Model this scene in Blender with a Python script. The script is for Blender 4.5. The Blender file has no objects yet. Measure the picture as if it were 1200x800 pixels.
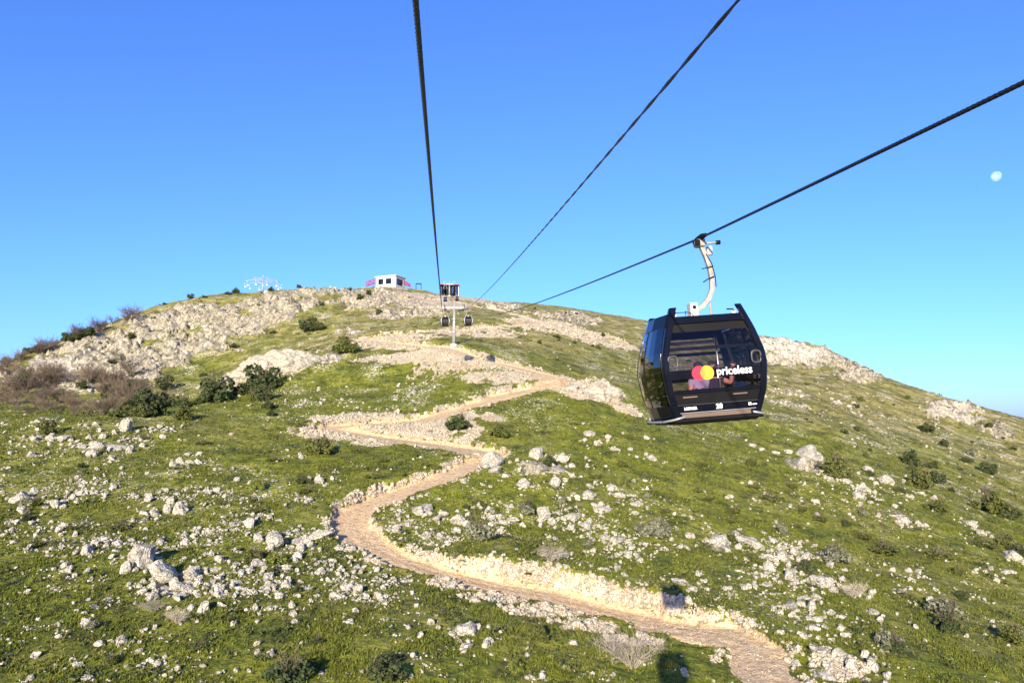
import bpy, math, random
import numpy as np

# ------------------------------------------------------------------ camera, sky, sun, exposure
scene = bpy.context.scene
COL = scene.collection
F_PX = 890.0                                   # focal length in pixels of the 1200 x 800 photograph
PITCH = math.atan(100.0 / F_PX)                # eye-level line at pixel row 500
AXIS = math.radians(-5.1)                     # heading of the ropeway, seen from the camera

cam_d = bpy.data.cameras.new('camera')
cam_d.sensor_width = 36.0
cam_d.lens = F_PX / 1200.0 * 36.0
cam_d.clip_start = 0.05
cam_d.clip_end = 30000.0
cam = bpy.data.objects.new('camera', cam_d)
COL.objects.link(cam)
cam.location = (0, 0, 0)
cam.rotation_euler = (math.pi / 2 + PITCH, 0, 0)
scene.camera = cam

SUN_TRAVEL = np.array([11.35, 58.0, -16.7])    # from the cabins to the two shadows they throw on the slope
SUN_TRAVEL = SUN_TRAVEL / np.linalg.norm(SUN_TRAVEL)
SUN_ELEV = math.asin(-SUN_TRAVEL[2])
SUN_ROT = math.atan2(-SUN_TRAVEL[0], -SUN_TRAVEL[1])

world = bpy.data.worlds.new('World')
scene.world = world
world.use_nodes = True
wn = world.node_tree.nodes
bg = wn['Background']
sky = wn.new('ShaderNodeTexSky')
sky.sky_type = 'NISHITA'
sky.sun_disc = False
sky.sun_elevation = SUN_ELEV
sky.sun_rotation = SUN_ROT
sky.altitude = 300.0
sky.air_density = 1.0
sky.dust_density = 1.0
sky.ozone_density = 7.8
bg.inputs['Strength'].default_value = 0.126
wb = wn.new('ShaderNodeMix'); wb.data_type = 'RGBA'; wb.blend_type = 'MULTIPLY'; wb.inputs[0].default_value = 1.0      # camera white balance, the same all over the sky
wb.inputs[7].default_value = (0.98, 0.91, 1.12, 1.0)
world.node_tree.links.new(sky.outputs[0], wb.inputs[6])
world.node_tree.links.new(wb.outputs[2], bg.inputs['Color'])

sun_d = bpy.data.lights.new('sun', 'SUN')
sun_d.energy = 5.0
sun_d.angle = math.radians(0.53)
sun_d.color = (1.0, 0.865, 0.645)
sun = bpy.data.objects.new('sun', sun_d)
COL.objects.link(sun)
from mathutils import Vector, Matrix
sun.rotation_euler = Vector(SUN_TRAVEL).to_track_quat('-Z', 'Y').to_euler()
sun.location = (-40, -200, 120)

scene.view_settings.view_transform = 'Standard'
scene.view_settings.look = 'None'
scene.view_settings.exposure = 1.17
scene.view_settings.gamma = 1.0
scene.view_settings.use_curve_mapping = False
scene.render.engine = 'CYCLES'
scene.cycles.max_bounces = 6
scene.cycles.diffuse_bounces = 3
scene.cycles.transparent_max_bounces = 12
scene.cycles.use_adaptive_sampling = True

rng = np.random.default_rng(7)
random.seed(7)

# ------------------------------------------------------------------ helpers: pixels and noise
CP, SP = math.cos(PITCH), math.sin(PITCH)

def ray(px, py):
    u = (np.asarray(px, float) - 600) / F_PX
    v = (400 - np.asarray(py, float)) / F_PX
    return np.stack([u + 0 * v, CP - v * SP + 0 * u, SP + v * CP + 0 * u], -1)

def at(px, py, D):
    """world point seen at a pixel at forward distance D"""
    d = ray(px, py)
    return d / d[..., 1:2] * np.asarray(D, float)[..., None] if np.ndim(px) else d / d[1] * D

def proj(P):
    P = np.asarray(P, float)
    fw = P[..., 1] * CP + P[..., 2] * SP
    up = -P[..., 1] * SP + P[..., 2] * CP
    return 600 + F_PX * P[..., 0] / fw, 400 - F_PX * up / fw

_perm = np.random.default_rng(11).permutation(512)
_ang = np.random.default_rng(12).uniform(0, 2 * math.pi, 512)
_gx, _gy = np.cos(_ang), np.sin(_ang)

def pn(x, y, seed=0):
    xi = np.floor(x).astype(np.int64); yi = np.floor(y).astype(np.int64)
    xf = x - xi; yf = y - yi
    u = xf * xf * xf * (xf * (xf * 6 - 15) + 10); v = yf * yf * yf * (yf * (yf * 6 - 15) + 10)
    def g(ix, iy, fx, fy):
        h = _perm[(_perm[(ix + seed * 37) & 511] + iy) & 511]
        return _gx[h] * fx + _gy[h] * fy
    a = g(xi, yi, xf, yf); b = g(xi + 1, yi, xf - 1, yf)
    c = g(xi, yi + 1, xf, yf - 1); d = g(xi + 1, yi + 1, xf - 1, yf - 1)
    return ((a + u * (b - a)) + v * ((c + u * (d - c)) - (a + u * (b - a)))) * 1.5

def fbm(x, y, octv=4, seed=0, gain=0.5):
    s = 0; a = 1.0; f = 1.0
    for k in range(octv):
        s = s + a * pn(x * f, y * f, seed + k); a *= gain; f *= 2.03
    return s

def ridged(x, y, octv=4, seed=0, gain=0.5):
    s = 0; a = 1.0; f = 1.0; t = 0
    for k in range(octv):
        s = s + a * (1 - np.abs(pn(x * f, y * f, seed + k)) * 1.6); t += a; a *= gain; f *= 2.03
    return s / t

def sstep(a, b, x):
    t = np.clip((x - a) / (b - a), 0, 1)
    return t * t * (3 - 2 * t)

# ------------------------------------------------------------------ the mountain: control points (pixel column, pixel row, distance)
CTRL = [
    # near meadow
    (-150, 800, 45), (0, 800, 48), (300, 800, 49), (600, 800, 52), (900, 795, 56), (1200, 800, 62), (1350, 800, 66),
    (-150, 700, 60), (0, 700, 62), (300, 700, 64), (600, 722, 64), (780, 778, 57), (787, 712, 71), (960, 700, 77), (1200, 715, 88), (1350, 740, 92),
    (-150, 610, 82), (0, 610, 82), (300, 610, 86), (400, 610, 88), (600, 622, 92), (760, 640, 90), (900, 620, 100), (1080, 620, 114), (1190, 662, 104),
    (-150, 540, 106), (0, 540, 106), (200, 540, 108), (400, 560, 104), (540, 560, 106), (640, 535, 117), (800, 560, 118), (950, 545, 136), (1060, 596, 124),
    (-150, 497, 128), (0, 494, 128), (100, 490, 130), (200, 494, 132), (300, 492, 138), (390, 500, 136), (480, 515, 130), (575, 527, 124),
    # hollow behind the near meadow on the left
    (30, 478, 182), (120, 476, 186), (190, 478, 180), (255, 470, 172), (-150, 480, 180),
    # slope under the tower
    (430, 490, 142), (540, 480, 148), (620, 452, 166), (700, 468, 160), (760, 500, 150), (330, 470, 160), (400, 455, 172), (480, 445, 178),
    (330, 425, 196), (405, 408, 206), (480, 408, 200), (530, 405, 190), (600, 425, 188), (660, 440, 178),
    (850, 520, 160), (980, 500, 196), (1100, 545, 186), (1200, 600, 160), (1350, 660, 150),
    # the cliff on the left
    (20, 455, 216), (100, 455, 220), (180, 455, 225), (250, 450, 222), (-150, 470, 205),
    (20, 428, 245), (60, 420, 255), (130, 405, 268), (210, 400, 272), (270, 415, 258), (350, 380, 285),
    (0, 433, 250), (40, 411, 275), (100, 388, 292), (180, 360, 315), (260, 345, 328), (340, 340, 335), (400, 340, 345), (-150, 470, 240),
    # top
    (440, 336, 385), (470, 337, 390), (500, 343, 410), (527, 348, 432), (555, 350, 425), (580, 357, 400), (605, 363, 360),
    (450, 365, 300), (520, 375, 262), (600, 385, 255), (640, 378, 290), (520, 358, 345), (570, 366, 320), (700, 400, 262), (735, 410, 258), (680, 425, 215),
    # right shoulder
    (640, 364, 470), (700, 372, 450), (745, 380, 430), (800, 388, 400), (890, 394, 360), (960, 404, 350), (1030, 440, 335), (1130, 472, 315), (1200, 489, 300), (1350, 530, 280),
    (800, 430, 265), (880, 430, 290), (950, 450, 262), (1040, 485, 245), (1150, 520, 235), (860, 470, 205), (1280, 560, 215),
]
pts = []
for (px, py, D) in CTRL:
    pts.append(at(px, py, float(D)))
def behind(px, py, D, dd, drop):
    P = at(px, py, float(D)); q = P.copy(); k = (D + dd) / D
    q[0] *= k; q[1] *= k; q[2] -= drop
    pts.append(q)
for (px, py, D) in [(0, 433, 250), (100, 388, 292), (180, 360, 315), (260, 345, 328), (340, 340, 335), (-150, 470, 240)]:
    behind(px, py, D, 50, 8); behind(px, py, D, 160, 60)
behind(400, 340, 345, 60, -3)
for (px, py, D) in [(440, 336, 385), (500, 343, 410), (555, 350, 425)]:
    behind(px, py, D, 90, 4); behind(px, py, D, 240, 70)
for (px, py, D) in [(640, 364, 470), (745, 380, 430), (890, 394, 360), (960, 404, 350), (1030, 440, 335), (1130, 472, 315), (1200, 489, 300), (1350, 530, 280)]:
    behind(px, py, D, 45, 7); behind(px, py, D, 150, 55)
pts += [np.array(q, float) for q in [(0, 20, -24), (-60, 10, -24), (60, 10, -30), (0, -60, -44), (-120, -60, -44), (120, -60, -52), (-120, 60, -22), (150, 60, -36), (0, -160, -72)]]
pts = np.array(pts)
PC = pts[:, :2]; PZ = pts[:, 2]

def tps_fit(C, Z, lam):
    n = len(C)
    d = np.linalg.norm(C[:, None] - C[None], axis=-1) / 100.0
    K = np.where(d > 0, d * d * np.log(np.maximum(d, 1e-9)), 0) + lam * np.eye(n)
    Pm = np.hstack([np.ones((n, 1)), C / 100.0])
    A = np.zeros((n + 3, n + 3)); A[:n, :n] = K; A[:n, n:] = Pm; A[n:, :n] = Pm.T
    return np.linalg.solve(A, np.concatenate([Z, np.zeros(3)]))
TW = tps_fit(PC, PZ, 0.004)

def base_eval(x, y):
    out = np.zeros(x.shape)
    xf, yf, of = x.ravel(), y.ravel(), out.ravel()
    n = len(PC)
    for i in range(0, len(xf), 40000):
        X = xf[i:i + 40000, None]; Y = yf[i:i + 40000, None]
        d2 = ((X - PC[None, :, 0]) ** 2 + (Y - PC[None, :, 1]) ** 2) / 1e4
        K = 0.5 * d2 * np.log(np.maximum(d2, 1e-12))
        of[i:i + 40000] = K @ TW[:n] + TW[n] + TW[n + 1] * X[:, 0] / 100 + TW[n + 2] * Y[:, 0] / 100
    return out

# the terrain grid: rows get wider apart with distance, columns too
NC = 720
YROWS = np.concatenate([np.arange(-160, 24, 4.0), 24 * np.exp(np.arange(0, 1000) * 0.0041)])
YROWS = YROWS[YROWS < 760]
NR = len(YROWS)
HW = 40 + 0.82 * np.maximum(YROWS, 0)
GU = np.linspace(-1, 1, NC)
GX = HW[:, None] * GU[None]; GY = np.repeat(YROWS[:, None], NC, 1)

# coarse evaluation then bilinear refinement (the base surface is smooth)
_ri = np.unique(np.append(np.arange(0, NR, 4), NR - 1)); _ci = np.unique(np.append(np.arange(0, NC, 6), NC - 1))
_zc = base_eval(GX[np.ix_(_ri, _ci)], GY[np.ix_(_ri, _ci)])
_t = np.empty((len(_ri), NC))
for k in range(len(_ri)):
    _t[k] = np.interp(np.arange(NC), _ci, _zc[k])
ZB = np.empty((NR, NC))
for k in range(NC):
    ZB[:, k] = np.interp(np.arange(NR), _ri, _t[:, k])

class Height:
    def __init__(self, Z): self.Z = Z
    def __call__(self, x, y):
        x = np.asarray(x, float); y = np.asarray(y, float)
        r = np.interp(y, YROWS, np.arange(NR)); hw = 40 + 0.82 * np.maximum(y, 0)
        c = np.clip((x / hw + 1) / 2 * (NC - 1), 0, NC - 1.001)
        r = np.clip(r, 0, NR - 1.001)
        r0 = r.astype(int); c0 = c.astype(int); fr = r - r0; fc = c - c0
        Z = self.Z
        return (Z[r0, c0] * (1 - fr) + Z[r0 + 1, c0] * fr) * (1 - fc) + (Z[r0, c0 + 1] * (1 - fr) + Z[r0 + 1, c0 + 1] * fr) * fc
TS = 30 * np.exp(np.arange(0, 1400) * 0.0023)
TS = TS[TS < 740]

def hit(H, px, py):
    """first ground point under a pixel; None where the ray meets the sky"""
    d = ray(float(px), float(py)); d = d / d[1]
    z = H(d[0] * TS, TS)
    below = np.nonzero(z > d[2] * TS)[0]
    if len(below) == 0 or below[0] == 0: return None
    i = below[0]; a, b = TS[i - 1], TS[i]
    for _ in range(12):
        m = 0.5 * (a + b)
        if H(d[0] * m, m) > d[2] * m: b = m
        else: a = m
    return np.array([d[0] * b, b, d[2] * b])

HB = Height(ZB)

# ------------------------------------------------------------------ regions on the ground, found from pixels
def blob(px, py, rx, ry, H=HB):
    c = hit(H, px, py)
    if c is None: return None
    a = hit(H, px + rx / 2, py); a2 = hit(H, px - rx / 2, py)
    a = (a - a2)[:2] if a is not None and a2 is not None else np.array([rx / F_PX * c[1], 0.0])
    a = np.array([rx / F_PX * c[1], float(np.clip(a[1], -.3, .3) * 0 + np.clip(a[1], -.35 * rx / F_PX * c[1], .35 * rx / F_PX * c[1]))])
    b = hit(H, px, py + ry)
    b = (b - c)[:2] if b is not None else np.array([0.0, -20.0])
    if b[1] > -1: b = np.array([0, -2.0])
    M = np.linalg.inv(np.array([a, b]).T)
    return c, M
def blob_mask(bl, X, Y, soft=0.5):
    c, M = bl
    u = M[0, 0] * (X - c[0]) + M[0, 1] * (Y - c[1]); v = M[1, 0] * (X - c[0]) + M[1, 1] * (Y - c[1])
    r = np.sqrt(u * u + v * v)
    return 1 - sstep(1 - soft, 1 + soft, r)

ROCK = [  # px, py, rx, ry, weight
    (40, 437, 50, 16, .8), (100, 430, 70, 30, 1), (170, 410, 80, 38, 1), (235, 390, 75, 34, 1), (300, 365, 50, 18, .95), (360, 350, 50, 13, .9),
    (400, 346, 40, 9, .9), (290, 448, 30, 10, .35), (445, 350, 45, 14, .95), (480, 368, 60, 7, .75), (410, 385, 40, 9, .5),
    (905, 410, 40, 17, 1.1), (950, 415, 55, 18, 1.1), (1000, 432, 35, 14, 1), (870, 452, 40, 12, .45), (930, 470, 40, 14, .5), (1120, 482, 45, 13, .85), (1170, 505, 35, 13, .85),
    (660, 372, 50, 6, .8), (700, 456, 32, 13, 1.1), (390, 420, 40, 10, .4), (1000, 480, 60, 12, .35), (590, 360, 30, 5, .6),
    (205, 686, 26, 13, .8), (635, 545, 40, 12, .6), (960, 546, 45, 8, .7), (1055, 600, 30, 8, .5), (845, 640, 22, 8, .6), (975, 782, 38, 16, 1.1),
    (700, 590, 40, 14, .4), (620, 665, 50, 6, .3),
]
ROCKM = np.zeros_like(ZB)
for (px, py, rx, ry, w) in ROCK:
    b_ = blob(px, py, rx, ry)
    if b_ is not None: ROCKM = np.maximum(ROCKM, w * blob_mask(b_, GX, GY, 0.45))
for (px, py, rx, ry, w) in [(215, 440, 30, 8, 1), (255, 422, 38, 9, 1), (300, 402, 42, 9, 1), (350, 388, 40, 8, 1), (395, 374, 36, 7, .9)]:   # the grassy gully beside the cliff
    b_ = blob(px, py, rx, ry)
    if b_ is not None: ROCKM = ROCKM * (1 - w * blob_mask(b_, GX, GY, 0.5))
_nz = fbm(GX / 14, GY / 14, 4, 3)
ROCKM = np.clip(ROCKM * (1 + 0.9 * _nz) - 0.12, 0, 1)
ROCKM = sstep(0.12, 0.6, ROCKM)

# ------------------------------------------------------------------ relief
far = np.clip((GY - 40) / 250, 0.12, 1)
ZD = ZB + fbm(GX / 26, GY / 26, 3, 21) * 0.9 * far + fbm(GX / 6.5, GY / 6.5, 3, 31) * 0.30 * np.clip(far * 1.6, 0.35, 1)
_wx = GX + 3.0 * fbm(GX / 9, GY / 9, 2, 43); _wy = GY + 3.0 * fbm(GX / 9, GY / 9, 2, 44)
ZD += ROCKM * ((ridged(_wx / 13 + GY / 40, _wy / 21, 5, 41, 0.6) - 0.55) * 4.2 + (ridged(_wx / 3.6 + GY / 14, _wy / 7.5, 4, 47, 0.6) - 0.5) * 2.6 + (ridged(GX / 1.5, GY / 2.4, 2, 53) - 0.5) * 0.7) * np.clip(GY / 260, 0.16, 1.0)
_q = (ZD + 0.45 * GX - 0.12 * GY + 1.6 * fbm(GX / 8, GY / 8, 3, 57)) / 2.8      # tilted beds: ledges and steps
_f = _q - np.floor(_q)
ZD += ROCKM * (sstep(0.3, 0.7, _f) - _f) * 2.8 * 0.75 * np.clip(GY / 260, 0.2, 1.0)
ZD += fbm(GX / 1.6, GY / 1.6, 3, 61) * 0.11
HD = Height(ZD)

# ------------------------------------------------------------------ dirt roads: cut into the slope above, filled out below
ROADS = {   # pixel polyline, half width (m), depth the bed is cut into the slope (m)
    'lower': ([(900, 800), (893, 775), (872, 752), (835, 738), (770, 723), (700, 702), (640, 688), (580, 676), (520, 664), (465, 650), (425, 630), (408, 608), (425, 590), (470, 572), (520, 556), (560, 538), (578, 530)], 2.3, [(0, .1), (.11, .25), (.18, .95), (.36, 1.05), (.5, .75), (1, .7)]),
    'bend': ([(578, 530), (540, 522), (480, 514), (420, 506), (382, 499), (410, 494), (450, 492), (500, 490), (545, 476), (590, 461), (630, 452), (655, 450)], 3.0, 0.55),
    'spur': ([(655, 450), (690, 460), (722, 474)], 2.8, 0.3),
    'tower': ([(655, 446), (630, 436), (590, 425), (540, 414), (490, 404), (440, 399), (424, 397)], 3.4, 0.3),
    'upper': ([(424, 396), (470, 391), (530, 387), (600, 381), (640, 379), (690, 391), (735, 405)], 3.2, 0.5),
    'top': ([(640, 379), (610, 370), (580, 362), (560, 358), (540, 355), (500, 350), (480, 347)], 3.0, 0.6),
}
ROADM = np.zeros_like(ZB); CUTM = np.zeros_like(ZB); FILLM = np.zeros_like(ZB)
ZF = ZD.copy()
road_lines = {}
def smooth(a, k):
    p = np.pad(a, (k, k), mode='edge'); w = np.hanning(2 * k + 3)[1:-1]; w /= w.sum()
    return np.convolve(p, w, 'valid')
for name, (pl, hwid, dep) in ROADS.items():
    W = [hit(HB, px, py) for (px, py) in pl]
    W = np.array([q for q in W if q is not None])
    # even resampling along the line
    seg = np.linalg.norm(np.diff(W[:, :2], axis=0), axis=1); s = np.concatenate([[0], np.cumsum(seg)])
    n = max(8, int(s[-1] / 0.7)); si = np.linspace(0, s[-1], n)
    R = np.stack([np.interp(si, s, W[:, k]) for k in range(3)], 1)
    for k in (0, 1): R[:, k] = smooth(R[:, k], min(5, n // 3))
    dp = np.interp(si / s[-1], *zip(*dep)) if isinstance(dep, list) else np.full(n, dep)
    R[:, 2] = smooth(HB(R[:, 0], R[:, 1]), min(12, n // 3)) - dp
    R[:, 0] += 0.35 * pn(si / 6.0, si * 0 + .5, 3)
    road_lines[name] = (R, hwid, dep)
    # nearest point on the line for every grid vertex around it
    m = (GX > R[:, 0].min() - 14) & (GX < R[:, 0].max() + 14) & (GY > R[:, 1].min() - 14) & (GY < R[:, 1].max() + 14)
    ii = np.nonzero(m.ravel())[0]
    X = GX.ravel()[ii]; Y = GY.ravel()[ii]
    Tj = np.empty((len(ii), 2)); tj = np.empty(len(ii))
    dist = np.empty(len(ii)); rz = np.empty(len(ii)); side = np.empty(len(ii))
    T = np.gradient(R[:, :2], axis=0); T /= np.linalg.norm(T, axis=1)[:, None]
    for k in range(0, len(ii), 6000):
        dx = X[k:k + 6000, None] - R[None, :, 0]; dy = Y[k:k + 6000, None] - R[None, :, 1]
        d2 = dx * dx + dy * dy
        w = np.exp(-(d2 - d2.min(1, keepdims=True)) / 2.0)
        j = d2.argmin(1)
        dist[k:k + 6000] = np.sqrt(d2.min(1)); Tj[k:k + 6000] = T[j]; tj[k:k + 6000] = j / (n - 1)
        rz[k:k + 6000] = (w * R[None, :, 2]).sum(1) / w.sum(1)
        side[k:k + 6000] = dx[np.arange(len(j)), j] * T[j, 1] - dy[np.arange(len(j)), j] * T[j, 0]
    wj = hwid * (1 + 0.34 * fbm(X / 5, Y / 5, 3, 77)) 
    e = np.maximum(0, dist - wj)
    zf = ZF.ravel()
    if name == 'lower':              # the hillside stands as a bank above the road and drops away below it
        upd = side * np.sign(-Tj[:, 0]); bk = np.interp(tj, [0, .07, .16, .36, .46, 1], [0, .3, 1, .9, 0, 0])
        zf[ii] += bk * (1.5 * sstep(0.3, 2.6, upd) * np.exp(-(np.maximum(upd, 0) / 11) ** 2) - 0.9 * sstep(0.5, 3.0, -upd) * np.exp(-(np.minimum(upd, 0) / 9) ** 2))
    z0 = zf[ii].copy()
    rough = fbm(X / 1.1, Y / 1.1, 3, 83)
    track = -0.09 * np.exp(-((np.abs(side) - 0.85) / 0.28) ** 2)
    bed = rz + 0.02 * fbm(X / 2.2, Y / 2.2, 2, 85) + track
    up = bed + e * (2.4 + 0.9 * rough) + 0.25 * rough * np.clip(e, 0, 1)
    dn = bed - e * (0.72 + 0.2 * rough) - 0.1 + 0.22 * rough * np.clip(e, 0, 1)
    znew = np.where(z0 > up, up, np.where(z0 < dn, dn, z0))
    zf[ii] = znew
    diff = znew - z0
    bedm = 1 - sstep(-0.1, 0.5, dist - wj)
    ROADM.ravel()[ii] = np.maximum(ROADM.ravel()[ii], bedm)
    CUTM.ravel()[ii] = np.maximum(CUTM.ravel()[ii], sstep(0.02, 0.25, -diff) * (1 - bedm))
    FILLM.ravel()[ii] = np.maximum(FILLM.ravel()[ii], np.maximum(sstep(0.02, 0.15, diff), (1 - sstep(0.2, 1.7, e + 0.9 * rough)) * sstep(-0.15, 0.3, fbm(X / 5.5, Y / 5.5, 3, 79))) * (1 - bedm))
# loose pale scree thrown out by the road works
SCREE = [(455, 508, 100, 13, 1.2), (430, 490, 70, 9, 1.1), (500, 500, 60, 10, 1), (540, 490, 50, 9, .8), (520, 412, 110, 10, 1.1), (450, 402, 45, 8, 1), (610, 440, 70, 9, .9), (690, 455, 46, 14, 1), (640, 380, 50, 9, 1), (700, 396, 46, 8, .9), (560, 388, 60, 6, .7), (470, 395, 50, 6, .8),
         (510, 356, 45, 7, .95), (560, 352, 40, 4, .9), (500, 347, 40, 4, .8), (975, 785, 45, 18, 1), (900, 780, 18, 20, .8), (745, 741, 32, 8, 1.2), (690, 725, 40, 9, 1.2), (635, 708, 40, 9, 1.2), (580, 692, 36, 8, 1.1), (530, 676, 30, 6, .9), (440, 655, 24, 6, .7), (260, 455, 40, 8, .5), (450, 336, 30, 3, .8)]
SCM = np.zeros_like(ZB)
for (px, py, rx, ry, w) in SCREE:
    b_ = blob(px, py, rx, ry)
    if b_ is not None: SCM = np.maximum(SCM, w * blob_mask(b_, GX, GY, 0.5))
SCM = sstep(0.35, 0.7, SCM * (1 + 0.8 * fbm(GX / 4, GY / 4, 4, 91)))
FILLM = np.maximum(FILLM, SCM * (1 - ROADM))
HF = Height(ZF)

# ------------------------------------------------------------------ materials
class NT:
    def __init__(self, name):
        self.m = bpy.data.materials.new(name); self.m.use_nodes = True
        self.t = self.m.node_tree; self.n = self.t.nodes; self.l = self.t.links
        self.b = self.n['Principled BSDF']
        self.b.inputs['Specular IOR Level'].default_value = 0.25
    def node(self, typ, **kw):
        o = self.n.new(typ)
        for k, v in kw.items(): setattr(o, k, v)
        return o
    def put(self, sock, v):
        if hasattr(v, 'is_output') or isinstance(v, bpy.types.NodeSocket): self.l.new(v, sock)
        elif isinstance(v, (tuple, list)) and len(v) == 3 and sock.type == 'RGBA': sock.default_value = (*v, 1)
        else: sock.default_value = v
    def coord(self, scale=(1, 1, 1), rot=(0, 0, 0), world_space=True):
        if world_space: src = self.node('ShaderNodeNewGeometry').outputs['Position']
        else: src = self.node('ShaderNodeTexCoord').outputs['Object']
        mp = self.node('ShaderNodeMapping'); self.l.new(src, mp.inputs['Vector'])
        mp.inputs['Scale'].default_value = scale; mp.inputs['Rotation'].default_value = rot
        return mp.outputs[0]
    def noise(self, vec, scale, detail=4, rough=0.55, dist=0.0, col=False):
        o = self.node('ShaderNodeTexNoise'); self.l.new(vec, o.inputs['Vector'])
        o.inputs['Scale'].default_value = scale; o.inputs['Detail'].default_value = detail
        o.inputs['Roughness'].default_value = rough; o.inputs['Distortion'].default_value = dist
        return o.outputs['Color' if col else 'Fac']
    def voro(self, vec, scale, feature='F1', out='Distance', rand=1.0):
        o = self.node('ShaderNodeTexVoronoi', feature=feature); self.l.new(vec, o.inputs['Vector'])
        o.inputs['Scale'].default_value = scale; o.inputs['Randomness'].default_value = rand
        return o.outputs[out]
    def ramp(self, fac, stops, interp='LINEAR'):
        o = self.node('ShaderNodeValToRGB'); o.color_ramp.interpolation = interp
        e = o.color_ramp.elements
        while len(e) < len(stops): e.new(0.5)
        for k, (p, c) in enumerate(stops):
            e[k].position = p; e[k].color = (*c, 1) if isinstance(c, tuple) else (c, c, c, 1)
        self.l.new(fac, o.inputs[0]); return o.outputs[0]
    def mix(self, f, a, b, mode='MIX'):
        o = self.node('ShaderNodeMix', data_type='RGBA', blend_type=mode)
        self.put(o.inputs[0], f); self.put(o.inputs[6], a); self.put(o.inputs[7], b); return o.outputs[2]
    def math(self, op, a, b=0.0, c=0.0, clamp=False):
        o = self.node('ShaderNodeMath', operation=op, use_clamp=clamp)
        self.put(o.inputs[0], a); self.put(o.inputs[1], b); self.put(o.inputs[2], c); return o.outputs[0]
    def rng(self, v, a, b, c=0.0, d=1.0):
        o = self.node('ShaderNodeMapRange'); self.put(o.inputs[0], v)
        for k, q in enumerate((a, b, c, d)): o.inputs[k + 1].default_value = q
        return o.outputs[0]
    def attr(self, name):
        o = self.node('ShaderNodeAttribute', attribute_name=name); return o.outputs['Fac']
    def bump(self, h, strength, dist):
        o = self.node('ShaderNodeBump'); self.l.new(h, o.inputs['Height'])
        o.inputs['Strength'].default_value = strength; o.inputs['Distance'].default_value = dist
        self.l.new(o.outputs[0], self.b.inputs['Normal'])
    def done(self, col, rough=0.9, metal=0.0):
        self.put(self.b.inputs['Base Color'], col); self.put(self.b.inputs['Roughness'], rough)
        self.put(self.b.inputs['Metallic'], metal); return self.m

def limestone(t, vec, warm=0.0, streak=True):
    a = t.noise(vec, 0.55, 6, 0.62, 0.6); b = t.noise(vec, 4.0, 5, 0.6)
    base = t.ramp(a, [(0.28, (0.27, 0.245, 0.20)), (0.44, (0.46, 0.42, 0.35)), (0.62, (0.60, 0.555, 0.47))])
    c = t.mix(t.rng(b, 0.35, 0.62), t.mix(0.55, base, (0.22, 0.20, 0.17)), base)
    return c

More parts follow.
